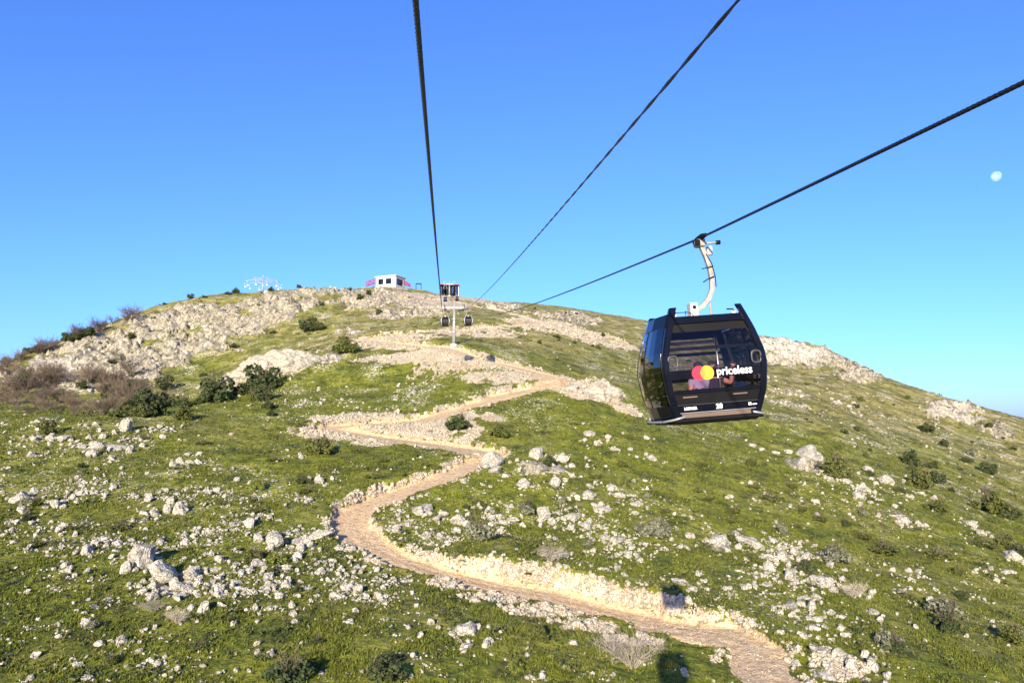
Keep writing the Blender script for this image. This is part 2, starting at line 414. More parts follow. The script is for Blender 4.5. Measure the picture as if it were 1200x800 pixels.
def make_ground():
    t = NT('mountain_ground')
    v = t.coord()
    big = t.noise(v, 0.028, 3, 0.55); mid = t.noise(v, 0.22, 5, 0.6, 0.5); fine = t.noise(v, 1.7, 4, 0.65); grit = t.noise(v, 7.0, 3, 0.6)
    tone = t.math('ADD', t.math('MULTIPLY', mid, 0.5), t.math('ADD', t.math('MULTIPLY', fine, 0.35), t.math('MULTIPLY', grit, 0.15)))
    lush = t.ramp(tone, [(0.36, (0.022, 0.030, 0.005)), (0.45, (0.085, 0.103, 0.008)), (0.53, (0.165, 0.182, 0.013)), (0.65, (0.30, 0.275, 0.044))])
    dry = t.ramp(tone, [(0.36, (0.058, 0.060, 0.015)), (0.46, (0.165, 0.152, 0.038)), (0.54, (0.265, 0.232, 0.072)), (0.66, (0.45, 0.38, 0.18))])
    dfac = t.math('ADD', t.attr('dry'), t.rng(big, 0.32, 0.68, -0.45, 0.5), clamp=True)
    col = t.mix(dfac, lush, dry)
    # patches of heath, darker green than the grass
    hv = t.noise(v, 0.55, 5, 0.6, 0.8)
    col = t.mix(t.rng(hv, 0.55, 0.63, 0, 0.8), col, (0.034, 0.042, 0.013))
    pv = t.noise(v, 0.075, 4, 0.6, 0.6)
    col = t.mix(t.rng(pv, 0.52, 0.64, 0, 0.5), col, t.mix(0.5, col, (0.030, 0.042, 0.008)))
    # stones too small to build
    rockc = limestone(t, v)
    sv = t.voro(v, 1.35); sv2 = t.voro(v, 3.1)
    dens = t.math('MULTIPLY', t.rng(t.noise(v, 0.11, 5, 0.65), 0.42, 0.66), t.attr('stony'))
    sp = t.math('LESS_THAN', sv, t.math('MULTIPLY', dens, 0.42))
    sp2 = t.math('LESS_THAN', sv2, t.math('MULTIPLY', dens, 0.36))
    col = t.mix(t.math('MAXIMUM', sp, sp2), col, t.mix(0.5, rockc, (0.60, 0.56, 0.47)))
    # bedrock, broken up by grass in the cracks
    rk = t.math('ADD', t.math('MULTIPLY', t.attr('rock'), 0.82), t.rng(t.noise(v, 0.42, 6, 0.75, 0.6), 0.32, 0.68, -0.55, 0.55))
    rk = t.rng(rk, 0.40, 0.58)
    vs = t.coord((1.0, 0.35, 0.45), (0.0, 0.25, 0.35))
    streak = t.noise(vs, 0.85, 6, 0.7, 1.1)
    bed = t.ramp(streak, [(0.33, (0.095, 0.083, 0.055)), (0.43, (0.28, 0.245, 0.170)), (0.54, (0.46, 0.41, 0.305)), (0.68, (0.62, 0.56, 0.45))])
    bed = t.mix(t.rng(fine, 0.38, 0.58, 0.75, 0), bed, (0.13, 0.115, 0.06))
    bed = t.mix(t.math('MULTIPLY', t.attr('pale'), t.rng(streak, 0.36, 0.5)), bed, (0.62, 0.565, 0.46))
    col = t.mix(rk, col, bed)
    # rubble and road
    rv = t.voro(v, 2.6, 'F1', 'Color'); rd = t.voro(v, 2.6, 'DISTANCE_TO_EDGE')
    hue = t.noise(v, 0.16, 3, 0.5)
    warm = t.mix(t.rng(hue, 0.54, 0.68, 0, 0.6), (0.64, 0.555, 0.40), (0.56, 0.36, 0.19))
    rub = t.mix(t.rng(rd, 0.0, 0.09), (0.26, 0.215, 0.15), t.mix(t.math('MULTIPLY', rv, 0.35), warm, (0.40, 0.34, 0.26)))
    fl = t.rng(t.math('ADD', t.attr('fill'), t.rng(fine, 0.3, 0.7, -0.3, 0.3)), 0.4, 0.6)
    col = t.mix(fl, col, rub)
    cutc = t.mix(t.rng(t.noise(t.coord((1.6, 1.6, 0.35)), 1.3, 5, 0.65), 0.38, 0.62), (0.45, 0.30, 0.175), (0.62, 0.54, 0.42))
    ct = t.rng(t.math('ADD', t.attr('cut'), t.rng(fine, 0.3, 0.7, -0.25, 0.25)), 0.35, 0.55)
    col = t.mix(ct, col, cutc)
    dirt = t.ramp(t.math('ADD', t.math('MULTIPLY', fine, 0.6), t.math('MULTIPLY', grit, 0.4)), [(0.34, (0.29, 0.19, 0.095)), (0.47, (0.53, 0.37, 0.20)), (0.60, (0.65, 0.49, 0.30))])
    dirt = t.mix(t.math('MULTIPLY', t.attr('dry'), 0.8), dirt, t.mix(t.rng(fine, 0.35, 0.6), (0.46, 0.39, 0.26), (0.66, 0.575, 0.41)))
    dirt = t.mix(t.rng(hue, 0.5, 0.7, 0, 0.3), dirt, (0.48, 0.31, 0.18))
    rd_ = t.rng(t.math('ADD', t.attr('road'), t.rng(fine, 0.3, 0.7, -0.22, 0.22)), 0.4, 0.6)
    weeds = t.math('MULTIPLY', t.rng(t.noise(v, 0.9, 4, 0.65), 0.62, 0.7), 0.6)
    col = t.mix(rd_, col, t.mix(weeds, dirt, (0.14, 0.14, 0.045)))
    hgt = t.math('ADD', t.math('MULTIPLY', fine, 0.6), t.math('MULTIPLY', t.noise(v, 4.2, 4, 0.7), 0.4))
    hgt = t.math('ADD', hgt, t.math('MULTIPLY', t.math('MULTIPLY', streak, rk), 0.9))
    hgt = t.math('ADD', hgt, t.math('MULTIPLY', t.math('MULTIPLY', t.rng(rd, 0, 0.2), fl), 0.4))
    t.bump(hgt, 1.0, 0.45)
    return t.done(col, 0.95)

def plain(name, col, rough=0.6, metal=0.0, spec=0.4, var=0.12, scale=3.0, coat=0.0):
    t = NT(name)
    v = t.coord(world_space=False)
    n = t.noise(v, scale, 5, 0.6)
    dark = tuple(c * (1 - var) for c in col); lite = tuple(min(1, c * (1 + var)) for c in col)
    c = t.ramp(n, [(0.3, dark), (0.7, lite)])
    t.b.inputs['Specular IOR Level'].default_value = spec
    t.b.inputs['Coat Weight'].default_value = coat
    return t.done(c, rough, metal)

def rock_mat(name, stops, lichen=0.4):
    t = NT(name); v = t.coord()
    a = t.noise(v, 1.3, 6, 0.65, 0.5); b = t.noise(v, 6.0, 5, 0.65)
    inf = t.node('ShaderNodeObjectInfo').outputs['Random']
    base = t.ramp(a, [(0.32, stops[0]), (0.47, stops[1]), (0.64, stops[2])])
    c = t.mix(t.rng(b, 0.38, 0.58, 0.7, 0), base, stops[0])
    cr = t.voro(t.mix(0.25, v, t.noise(v, 2.0, 3, 0.6, col=True), 'ADD'), 2.4, 'DISTANCE_TO_EDGE')
    c = t.mix(t.rng(cr, 0.0, 0.05, 0.6, 0), c, (0.10, 0.09, 0.065))
    c = t.mix(t.rng(inf, 0, 1, 0, 0.28), c, (0.34, 0.31, 0.26))
    t.bump(t.math('ADD', t.math('ADD', a, t.math('MULTIPLY', b, 0.6)), t.rng(cr, 0, 0.12, 0, 0.35)), 1.0, 0.2)
    return t.done(c, 0.92)

def leaf_mat(name, dark, mid, light):
    t = NT(name)
    inf = t.node('ShaderNodeObjectInfo').outputs['Random']
    v = t.coord(); n = t.noise(v, 2.2, 3, 0.6); n2 = t.noise(v, 14.0, 2, 0.5)
    f = t.math('ADD', t.math('MULTIPLY', n, 0.6), t.math('MULTIPLY', n2, 0.4))
    c = t.ramp(f, [(0.34, dark), (0.5, mid), (0.66, light)])
    c = t.mix(t.rng(inf, 0, 1, 0, 0.35), c, t.mix(0.5, c, (0.10, 0.10, 0.035)))
    return t.done(c, 0.75)

M = {}
M['ground'] = make_ground()
M['rock'] = rock_mat('limestone', ((0.19, 0.168, 0.125), (0.49, 0.45, 0.365), (0.66, 0.615, 0.52)))
M['rubble'] = rock_mat('fresh_limestone', ((0.29, 0.225, 0.14), (0.545, 0.465, 0.335), (0.655, 0.585, 0.455)))
M['crag'] = rock_mat('crag_limestone', ((0.20, 0.175, 0.125), (0.50, 0.45, 0.35), (0.63, 0.575, 0.465)))
M['straw'] = leaf_mat('dry_straw', (0.075, 0.08, 0.02), (0.14, 0.135, 0.035), (0.25, 0.22, 0.08))
M['leaf_green'] = leaf_mat('leaf_green', (0.032, 0.042, 0.010), (0.066, 0.080, 0.016), (0.130, 0.136, 0.030))
M['leaf_dark'] = leaf_mat('leaf_dark', (0.016, 0.026, 0.010), (0.034, 0.050, 0.015), (0.060, 0.078, 0.024))
M['leaf_grey'] = leaf_mat('leaf_grey', (0.085, 0.095, 0.060), (0.145, 0.150, 0.100), (0.235, 0.235, 0.165))
M['leaf_lime'] = leaf_mat('leaf_lime', (0.055, 0.075, 0.010), (0.110, 0.140, 0.018), (0.190, 0.205, 0.035))
M['grass'] = leaf_mat('grass_blades', (0.030, 0.041, 0.006), (0.094, 0.114, 0.009), (0.190, 0.198, 0.025))
M['twig'] = plain('bare_twigs', (0.115, 0.085, 0.060), 0.9, var=0.35)
M['twig_pale'] = plain('pale_twigs', (0.36, 0.31, 0.24), 0.9, var=0.3)
M['bark'] = plain('bark', (0.10, 0.075, 0.055), 0.9, var=0.3)

# ------------------------------------------------------------------ objects
def tag(o, label=None, cat=None, group=None, kind=None):
    if label: o['label'] = label
    if cat: o['category'] = cat
    if group: o['group'] = group
    if kind: o['kind'] = kind
    return o
def np_mesh(name, V, Fc, mat=None, smooth=False):
    """V (n,3), Fc (m,k) all faces with the same corner count"""
    me = bpy.data.meshes.new(name)
    V = np.ascontiguousarray(V, dtype=np.float32); Fc = np.ascontiguousarray(Fc, dtype=np.int32)
    k = Fc.shape[1]
    me.vertices.add(len(V)); me.vertices.foreach_set('co', V.ravel())
    me.loops.add(Fc.size); me.loops.foreach_set('vertex_index', Fc.ravel())
    me.polygons.add(len(Fc)); me.polygons.foreach_set('loop_start', np.arange(0, Fc.size, k, dtype=np.int32))
    me.polygons.foreach_set('use_smooth', np.full(len(Fc), smooth))
    me.update(calc_edges=True)
    if mat: me.materials.append(mat)
    return me
def link(name, data, parent=None):
    o = bpy.data.objects.new(name, data); COL.objects.link(o)
    if parent: o.parent = parent
    return o
def empty(name, loc, rz=0.0, label=None, cat=None, group=None):
    o = link(name, None); o.location = loc; o.rotation_euler = (0, 0, rz); o.empty_display_size = 0.3
    return tag(o, label, cat, group)

# ------------------------------------------------------------------ terrain mesh
dryv = sstep(150, 260, GY) * 0.75 + 0.06
dryv = np.clip(dryv + 0.25 * sstep(10, 60, GX - 0.25 * GY) * sstep(120, 200, GY), 0, 1)
for (px, py, rx, ry, w) in [(230, 440, 60, 14, -.6), (270, 405, 50, 20, -.5), (380, 372, 40, 12, -.3), (740, 480, 60, 25, -.35), (600, 490, 80, 25, -.3), (480, 455, 90, 20, -.3)]:
    b_ = blob(px, py, rx, ry)
    if b_ is not None: dryv = dryv + w * blob_mask(b_, GX, GY, 0.6)
stony = np.clip(0.35 + 0.65 * sstep(90, 170, GY), 0, 1)
for (px, py, rx, ry, w) in [(150, 560, 170, 50, .5), (250, 640, 150, 60, .5), (680, 600, 110, 50, .7), (950, 680, 100, 70, .5), (420, 460, 120, 14, .7), (980, 440, 200, 50, .4), (900, 560, 60, 40, -.3), (740, 520, 80, 30, -.35), (620, 400, 70, 12, -.4), (560, 372, 60, 8, -.3)]:
    b_ = blob(px, py, rx, ry)
    if b_ is not None: stony = stony + w * blob_mask(b_, GX, GY, 0.6)
palem = np.zeros_like(ZB)
for (px, py, rx, ry, w) in [(925, 408, 60, 16, .8), (700, 456, 34, 12, .9), (975, 782, 38, 16, 1), (1120, 482, 40, 12, .5), (60, 430, 40, 10, .4)]:
    b_ = blob(px, py, rx, ry)
    if b_ is not None: palem = np.maximum(palem, w * blob_mask(b_, GX, GY, 0.4))
idx = np.arange(NR * NC).reshape(NR, NC)
Q = np.stack([idx[:-1, :-1], idx[:-1, 1:], idx[1:, 1:], idx[1:, :-1]], -1).reshape(-1, 4)
me = np_mesh('mountain_ground', np.stack([GX, GY, ZF], -1).reshape(-1, 3), Q, M['ground'], True)
for nm, A in (('rock', ROCKM), ('road', ROADM), ('cut', CUTM), ('fill', FILLM), ('dry', np.clip(dryv, 0, 1)), ('stony', np.clip(stony, 0, 1)), ('pale', palem)):
    at_ = me.attributes.new(nm, 'FLOAT', 'POINT')
    at_.data.foreach_set('value', np.ascontiguousarray(A, np.float32).ravel())
tag(link('hillside_ground', me), kind='structure')
# the low country beyond the mountain, below eye level all round
bm_v = []; 
for r_, z_ in ((60, -190), (900, -190), (3000, -230), (12000, -300)):
    for k in range(48):
        a_ = 2 * math.pi * k / 48; bm_v.append((r_ * math.cos(a_), 200 + r_ * math.sin(a_), z_))
bm_f = [[j * 48 + k, j * 48 + (k + 1) % 48, (j + 1) * 48 + (k + 1) % 48, (j + 1) * 48 + k] for j in range(3) for k in range(48)]
M['lowland'] = plain('lowland', (0.09, 0.10, 0.04), 0.95, var=0.4, scale=0.01)
tag(link('lowland_terrain', np_mesh('lowland_terrain', np.array(bm_v), np.array(bm_f), M['lowland'], True)), kind='structure')

# ------------------------------------------------------------------ loose rock, boulders
import bmesh
from mathutils import noise as mnoise

def rock_mesh(name, seed, sub, mat, flat=0.62, cuts=9, rough=0.24, elong=1.0):
    r = random.Random(seed)
    bm = bmesh.new(); bmesh.ops.create_icosphere(bm, subdivisions=sub, radius=0.5)
    planes = []
    for k in range(cuts):
        n = Vector((r.gauss(0, 1), r.gauss(0, 1), r.gauss(0, 0.8))).normalized(); planes.append((n, r.uniform(0.24, 0.42)))
    off = Vector((r.uniform(0, 50), r.uniform(0, 50), r.uniform(0, 50)))
    for v in bm.verts:
        c = v.co.copy()
        for n, d in planes:
            e = c.dot(n) - d
            if e > 0: c -= n * e * 0.92
        q = c * 2.6 + off
        k = mnoise.noise(q) * rough + mnoise.noise(q * 2.7) * rough * 0.5 + (mnoise.noise(q * 6.1) * rough * 0.28 if sub > 2 else 0)
        c *= 1 + k * 1.3
        c.x *= elong
        c.z *= flat
        v.co = c
    me = bpy.data.meshes.new(name); bm.to_mesh(me); bm.free()
    me.materials.append(mat)
    return me
BOULD = [rock_mesh('boulder_%d' % k, 100 + k, 3, M['rock'], flat=(0.55, 0.7, 0.85, 0.6, 1.15, 0.5, 0.75, 0.95)[k], cuts=(8, 11, 10, 7, 9, 12, 8, 10)[k], elong=(1.0, 1.3, 0.9, 1.5, 0.75, 1.2, 1.0, 1.1)[k]) for k in range(8)]
def vf(me):
    V = np.empty(len(me.vertices) * 3, np.float32); me.vertices.foreach_get('co', V)
    Fc = np.empty(len(me.loops), np.int32); me.loops.foreach_get('vertex_index', Fc)
    return V.reshape(-1, 3), Fc.reshape(-1, 3)
CHIP = []
for k in range(10):
    m_ = rock_mesh('chip_%d' % k, 300 + k, 1, M['rock'], flat=0.7, cuts=5, rough=0.3); CHIP.append(vf(m_)); bpy.data.meshes.remove(m_)
CHIP2 = []
for k in range(10):
    m_ = rock_mesh('chunk_%d' % k, 330 + k, 2, M['rock'], flat=0.72, cuts=8, rough=0.25); CHIP2.append(vf(m_)); bpy.data.meshes.remove(m_)

def scatter_mesh(name, P, S, variants, mat, sink=0.15, squash=(0.7, 1.2), tilt=0.5):
    Vs, Fs, off = [], [], 0
    n = len(P)
    var = rng.integers(0, len(variants), n); yaw = rng.uniform(0, 6.283, n); tx = rng.normal(0, tilt, n); ty = rng.normal(0, tilt, n)
    sq = rng.uniform(*squash, (n, 3))
    for vi in range(len(variants)):
        sel = np.nonzero(var == vi)[0]
        if not len(sel): continue
        V, Fc = variants[vi]
        X = V[None] * sq[sel][:, None]
        cy, sy = np.cos(tx[sel])[:, None], np.sin(tx[sel])[:, None]
        y, z = X[..., 1] * cy - X[..., 2] * sy, X[..., 1] * sy + X[..., 2] * cy
        cy, sy = np.cos(ty[sel])[:, None], np.sin(ty[sel])[:, None]
        x, z = X[..., 0] * cy + z * sy, -X[..., 0] * sy + z * cy
        cy, sy = np.cos(yaw[sel])[:, None], np.sin(yaw[sel])[:, None]
        x, y = x * cy - y * sy, x * sy + y * cy
        W = np.stack([x, y, z + sink], -1) * S[sel][:, None, None] + P[sel][:, None]
        Vs.append(W.reshape(-1, 3)); Fs.append((Fc[None] + (off + np.arange(len(sel)) * len(V))[:, None, None]).reshape(-1, 3)); off += len(sel) * len(V)
    return np_mesh(name, np.concatenate(Vs), np.concatenate(Fs), mat)

RM, FM, CM, KM = Height(ROADM), Height(FILLM), Height(CUTM), Height(ROCKM)

def region(px, py):
    if py < 372 and px < 800: return 'on the summit skyline'
    if px < 330 and py < 445: return 'on the rocky cliff'
    if px < 330 and py < 492: return 'in the hollow at the foot of the cliff'
    if px > 740 and py < 500: return 'under the bare limestone ridge'
    if px > 1010 and py < 625: return 'on the bushy hillside under the limestone ridge'
    if py < 455: return 'on the slope around the grey tower'
    if 560 < px < 800 and 530 < py < 690: return 'on the stony knoll inside the road bend'
    if py < 530: return 'on the grass beside the hairpin road'
    if px < 470 and py < 600: return 'in the stony meadow beside the road bend'
    if px < 470: return 'in the meadow below the road bend'
    if px > 780 and py < 600: return 'on the open slope under the big cabin'
    if px > 780: return 'on the slope above the cut bank'
    if py > 700: return 'in the meadow below the rubble bank'
    return 'on the grass inside the road bend'

BL = """187,683,40 205,690,24 318,633,30 348,637,24 366,632,18 110,528,28 138,527,28 34,535,14 78,514,16 58,515,14 44,515,12 145,506,22 90,567,14 62,595,18 7,612,16 18,612,12 20,588,28 100,650,16
74,670,13 208,601,22 180,604,14 164,612,14 198,590,16 230,544,14 210,544,12 214,638,16 254,658,16 252,668,16 218,692,24 236,718,20 254,699,16 247,685,12 256,710,10 370,658,12 312,680,22 300,664,20 292,696,12
376,672,16 388,659,14 282,671,12 276,662,10 328,668,20 98,732,14 90,780,14 108,712,14 34,796,12 100,798,14 140,754,18 374,565,14 547,744,28 544,761,16 569,759,16 412,646,16 418,665,12 419,695,14 448,700,10
407,730,11 402,690,12 527,689,12 544,685,22 564,687,20 537,614,24 490,603,18 470,616,12 514,631,16 495,598,20 498,630,14 591,614,14 581,626,8 566,569,10 615,569,16 578,547,30 593,559,10 638,608,20 672,608,18
686,619,20 689,584,24 709,599,20 718,574,14 657,555,20 630,538,28 654,538,16 696,647,11 709,631,14 726,635,13 736,649,14 725,668,13 709,669,10 655,665,9 664,666,10 746,592,14 745,603,12 669,621,11 625,795,14
581,738,9 718,791,8 684,791,8 662,783,7 498,780,9 881,641,30 846,637,24 900,654,16 919,658,24 967,687,34 990,689,14 956,682,20 925,712,22 900,687,16 875,689,14 854,691,12 910,697,14 798,685,18 727,633,12
708,632,12 779,645,12 819,674,10 954,739,18 987,724,10 950,712,12 958,728,12 1058,697,14 1025,720,16 994,747,14 1027,772,9 1025,787,18 1192,657,24 1179,671,14 1008,585,18 973,562,14 950,537,34 992,566,14
1042,568,20 1079,580,14 1062,614,16 1140,616,16 1148,622,14 1052,607,12 765,539,10 690,510,16 700,522,12 720,528,14 940,548,20 965,548,16 1016,575,12 985,780,26 965,770,22 1000,790,20"""
blist = [tuple(float(v) for v in q.split(',')) for q in BL.split()]
# more of them where the photograph is stoniest
STONY = [(150, 560, 170, 55, 1.0), (240, 630, 170, 60, .9), (330, 660, 70, 40, .9), (90, 500, 100, 14, .8), (660, 600, 110, 55, 1.3), (930, 680, 90, 60, 1.1), (1010, 590, 130, 40, .6), (420, 470, 130, 20, .9), (500, 610, 60, 40, .8), (450, 690, 60, 30, .6), (200, 720, 220, 60, .35), (880, 640, 60, 30, .8), (1100, 690, 90, 40, .35), (980, 440, 180, 50, .5), (560, 470, 60, 12, .6), (330, 450, 60, 18, .8)]
sblobs = [(blob(a, b, c, d), w) for (a, b, c, d, w) in STONY]
def stone_density(X, Y):
    D = np.zeros_like(X)
    for bl, w in sblobs:
        if bl is not None: D = D + w * blob_mask(bl, X, Y, 0.7)
    return D
tries = 0
while len(blist) < 300 and tries < 20000:
    tries += 1
    a, b, c, d, w = STONY[rng.integers(0, 13)]
    if rng.random() > w: continue
    px, py = a + rng.normal(0, c * .5), b + rng.normal(0, d * .5)
    if not (0 < px < 1200 and 495 < py < 800): continue
    blist.append((px, py, float(np.clip(rng.lognormal(2.05, 0.25), 6, 14) * (0.7 + 0.5 * (py - 480) / 300))))
nb = 0; kids = []
for (px, py, w) in blist:
    P = hit(HF, px, py)
    if P is None or RM(P[0], P[1]) > 0.4: continue
    D = P[1]; size = w / F_PX * D * 1.05; kids.append((P[0], P[1], size))
    k = int(rng.integers(0, 8))
    o = link('limestone_boulder', BOULD[k])
    sc = size * rng.uniform(0.85, 1.15)
    o.scale = (sc, sc * rng.uniform(0.75, 1.1), sc * rng.uniform(0.75, 1.1))
    o.rotation_euler = (rng.normal(0, .22), rng.normal(0, .22), rng.uniform(0, 6.28))
    o.location = (P[0], P[1] + size * 0.25, HF(P[0], P[1] + size * 0.25) + size * rng.uniform(-0.06, 0.08))
    sz = 'large' if size > 1.9 else ('mid-sized' if size > 1.05 else 'small')
    lb = '%s pale grey limestone boulder %s' % (sz, region(px, py))
    tag(o, lb, 'boulder', lb.replace('boulder', 'boulders'))
    nb += 1

def ground_pts(n, y0, y1, dens, spread=0.70):
    """candidate points over the slope, thinned by a density map (0..1)"""
    y = y0 * (y1 / y0) ** rng.random(n * 1)
    x = rng.uniform(-1, 1, n) * (8 + spread * y)
    keep = rng.random(n) < dens(x, y)
    x, y = x[keep], y[keep]
    return np.stack([x, y, HF(x, y)], -1)

def dens_small(x, y):
    patch = sstep(-0.25, 0.55, fbm(x / 9, y / 9, 3, 131)); tiny = sstep(0.0, 0.6, fbm(x / 2.6, y / 2.6, 2, 137))
    d = (0.07 + 0.75 * stone_density(x, y)) * (0.05 + 1.1 * patch ** 1.4) * (0.2 + 0.8 * tiny)
    return np.clip(d, 0, 1) * (RM(x, y) < 0.3)
P = ground_pts(330000, 44, 270, dens_small)
S = np.clip(rng.lognormal(-1.62, 0.60, len(P)), 0.06, 1.0) * (0.75 + P[:, 1] / 260)
ka = np.array(kids); ki = np.repeat(np.arange(len(ka)), 9); ang = rng.uniform(0, 6.283, len(ki)); rr_ = ka[ki, 2] * rng.uniform(0.35, 1.9, len(ki))
kx = ka[ki, 0] + np.cos(ang) * rr_ * 1.2; ky = ka[ki, 1] + np.sin(ang) * rr_; ok_ = RM(kx, ky) < 0.2
P = np.concatenate([P, np.stack([kx, ky, HF(kx, ky)], -1)[ok_]]); S = np.concatenate([S, (ka[ki, 2] * rng.lognormal(-1.25, 0.45, len(ki)))[ok_]])
big = S > 0.5
tag(link('scattered_stones', scatter_mesh('scattered_stones', P[~big], S[~big], CHIP, M['rock'])), 'pale limestone stones strewn through the grass', 'stones', kind='stuff')
tag(link('scattered_rocks', scatter_mesh('scattered_rocks', P[big], S[big], CHIP2, M['rock'])), 'pale limestone rocks strewn over the whole slope', 'rocks', kind='stuff')
print('stones', len(P), 'boulders', nb)

# broken rock beside the roads
def dens_rub(x, y):
    return np.clip(FM(x, y) * 1.1 + 0.5 * CM(x, y), 0, 1) * (RM(x, y) < 0.85)
P = ground_pts(230000, 44, 330, dens_rub, 0.45)
S = np.clip(rng.lognormal(-1.6, 0.62, len(P)), 0.07, 1.0) * (0.85 + P[:, 1] / 260)
print('rubble', len(P))
tag(link('road_rubble', scatter_mesh('road_rubble', P, S, CHIP, M['rubble'], sink=0.1)), 'broken cream limestone rubble heaped along the dirt roads', 'rubble', kind='stuff')
P = ground_pts(60000, 44, 140, lambda x, y: np.clip(RM(x, y) - 0.2, 0, 1), 0.35)
S = np.clip(rng.lognormal(-2.6, 0.5, len(P)), 0.04, 0.25)
tag(link('road_gravel', scatter_mesh('road_gravel', P, S, CHIP, M['rubble'], sink=0.1)), 'small loose gravel on the dirt road', 'gravel', kind='stuff')
P = ground_pts(60000, 150, 420, lambda x, y: sstep(0.35, 0.9, KM(x, y)) * 0.34, 0.8)
S = np.clip(rng.lognormal(0.25, 0.45, len(P)), 0.5, 3.2)
print('cliff blocks', len(P))
tag(link('cliff_blocks', scatter_mesh('cliff_blocks', P, S, CHIP, M['rock'], sink=-0.12, squash=(0.6, 1.5), tilt=0.7)), 'angular limestone blocks jutting from the cliff and the ridges', 'rocks', kind='stuff')
# upright slabs in the cut bank
Pb = []
R_, hw_, dep_ = road_lines['lower']
for k in range(len(R_) - 1):
    t_ = R_[k + 1, :2] - R_[k, :2]; nrm = np.array([t_[1], -t_[0]]) / max(1e-6, np.linalg.norm(t_))
    if nrm[1] < 0: nrm = -nrm                    # towards the uphill side
    for j in range(5):
        e = rng.uniform(0.05, 1.5); q = R_[k, :2] + nrm * (hw_ + e) + t_ * rng.random()
        if CM(q[0], q[1]) > 0.2: Pb.append((q[0], q[1], HF(q[0], q[1])))
Pb = np.array(Pb); print('bank', len(Pb))
if len(Pb):
    Sb = np.clip(rng.lognormal(-0.75, 0.35, len(Pb)), 0.2, 1.0)
    tag(link('bank_slabs', scatter_mesh('bank_slabs', Pb, Sb, CHIP2, M['rubble'], sink=0.0, squash=(0.6, 1.6), tilt=0.9)), 'upright broken slabs in the cut bank above the dirt road', 'rubble', kind='stuff')

# ------------------------------------------------------------------ grass tufts
def tuft(seed, n=5):
    r = np.random.default_rng(seed); V = []; Fc = []
    for k in range(n):
        a = r.uniform(0, 6.283); lean = r.uniform(0.1, 0.75); h = r.uniform(0.5, 1.0); w = r.uniform(0.12, 0.24)
        b = np.array([r.normal(0, .2), r.normal(0, .2), -0.1]); d = np.array([math.cos(a), math.sin(a), 0]); s = np.array([-d[1], d[0], 0])
        V += [b - s * w, b + s * w, b + d * lean + np.array([0, 0, h])]; Fc.append((3 * k, 3 * k + 1, 3 * k + 2))
    return np.array(V), np.array(Fc)
TUFT = [tuft(k) for k in range(10)]
def dens_grass(x, y):
    return np.clip(0.35 + 0.9 * fbm(x / 5, y / 5, 3, 151), 0.05, 1) * (RM(x, y) < 0.25) * (FM(x, y) < 0.4) * (KM(x, y) < 0.5)
P = ground_pts(230000, 44, 190, dens_grass)
S = rng.uniform(0.12, 0.34, len(P)) * (0.8 + P[:, 1] / 200)
print('tufts', len(P))
tag(link('meadow_grass', scatter_mesh('meadow_grass', P, S, TUFT, M['grass'], sink=0, tilt=0.05)), 'short green grass tufts over the near meadow', 'grass', kind='stuff')

P = ground_pts(42000, 44, 240, lambda x, y: sstep(0.05, 0.7, fbm(x / 11, y / 11, 3, 191)) * (RM(x, y) < 0.2) * (KM(x, y) < 0.5) * 0.8)
S = rng.uniform(0.14, 0.36, len(P)) * (0.7 + P[:, 1] / 200)
tag(link('dry_grass', scatter_mesh('dry_grass', P, S, TUFT, M['straw'], sink=0, tilt=0.08)), 'straw coloured dry grass tufts among the green', 'grass', kind='stuff')
# low dark heath between the stones
def heath(seed, n=26):
    r = np.random.default_rng(seed); q = r.normal(0, 1, (n, 3)); q /= np.linalg.norm(q, axis=1)[:, None]; q *= r.uniform(.3, 1, (n, 1)) * np.array([.5, .5, .38]); q[:, 2] = np.abs(q[:, 2])
    d = r.normal(0, 1, (n, 3)); d /= np.linalg.norm(d, axis=1)[:, None]; e = np.cross(d, r.normal(0, 1, (n, 3))); e /= np.linalg.norm(e, axis=1)[:, None]; s = r.uniform(.10, .2, (n, 1))
    V = np.stack([q - d * s, q + e * s * .6, q + d * s], 1).reshape(-1, 3)
    return V, np.arange(3 * n).reshape(-1, 3)
HEATH = [heath(k) for k in range(10)]
def dens_heath(x, y):
    return np.clip(sstep(0.0, 0.7, fbm(x / 7, y / 7, 4, 171)) * 0.75 + 0.05, 0, 1) * (RM(x, y) < 0.2) * (FM(x, y) < 0.3)
P = ground_pts(60000, 44, 330, dens_heath)
S = np.clip(rng.lognormal(-0.75, 0.6, len(P)), 0.18, 1.9) * (0.8 + P[:, 1] / 320)
print('heath', len(P))
hd = rng.random(len(P)) < 0.4
tag(link('low_heath', scatter_mesh('low_heath', P[~hd], S[~hd], HEATH, M['leaf_green'], sink=-.05, tilt=0.1)), 'low green heath clumps dotted over the slopes', 'heath', kind='stuff')
tag(link('dark_heath', scatter_mesh('dark_heath', P[hd], S[hd], HEATH, M['leaf_dark'], sink=-.05, tilt=0.1)), 'dark green juniper clumps low in the grass', 'heath', kind='stuff')

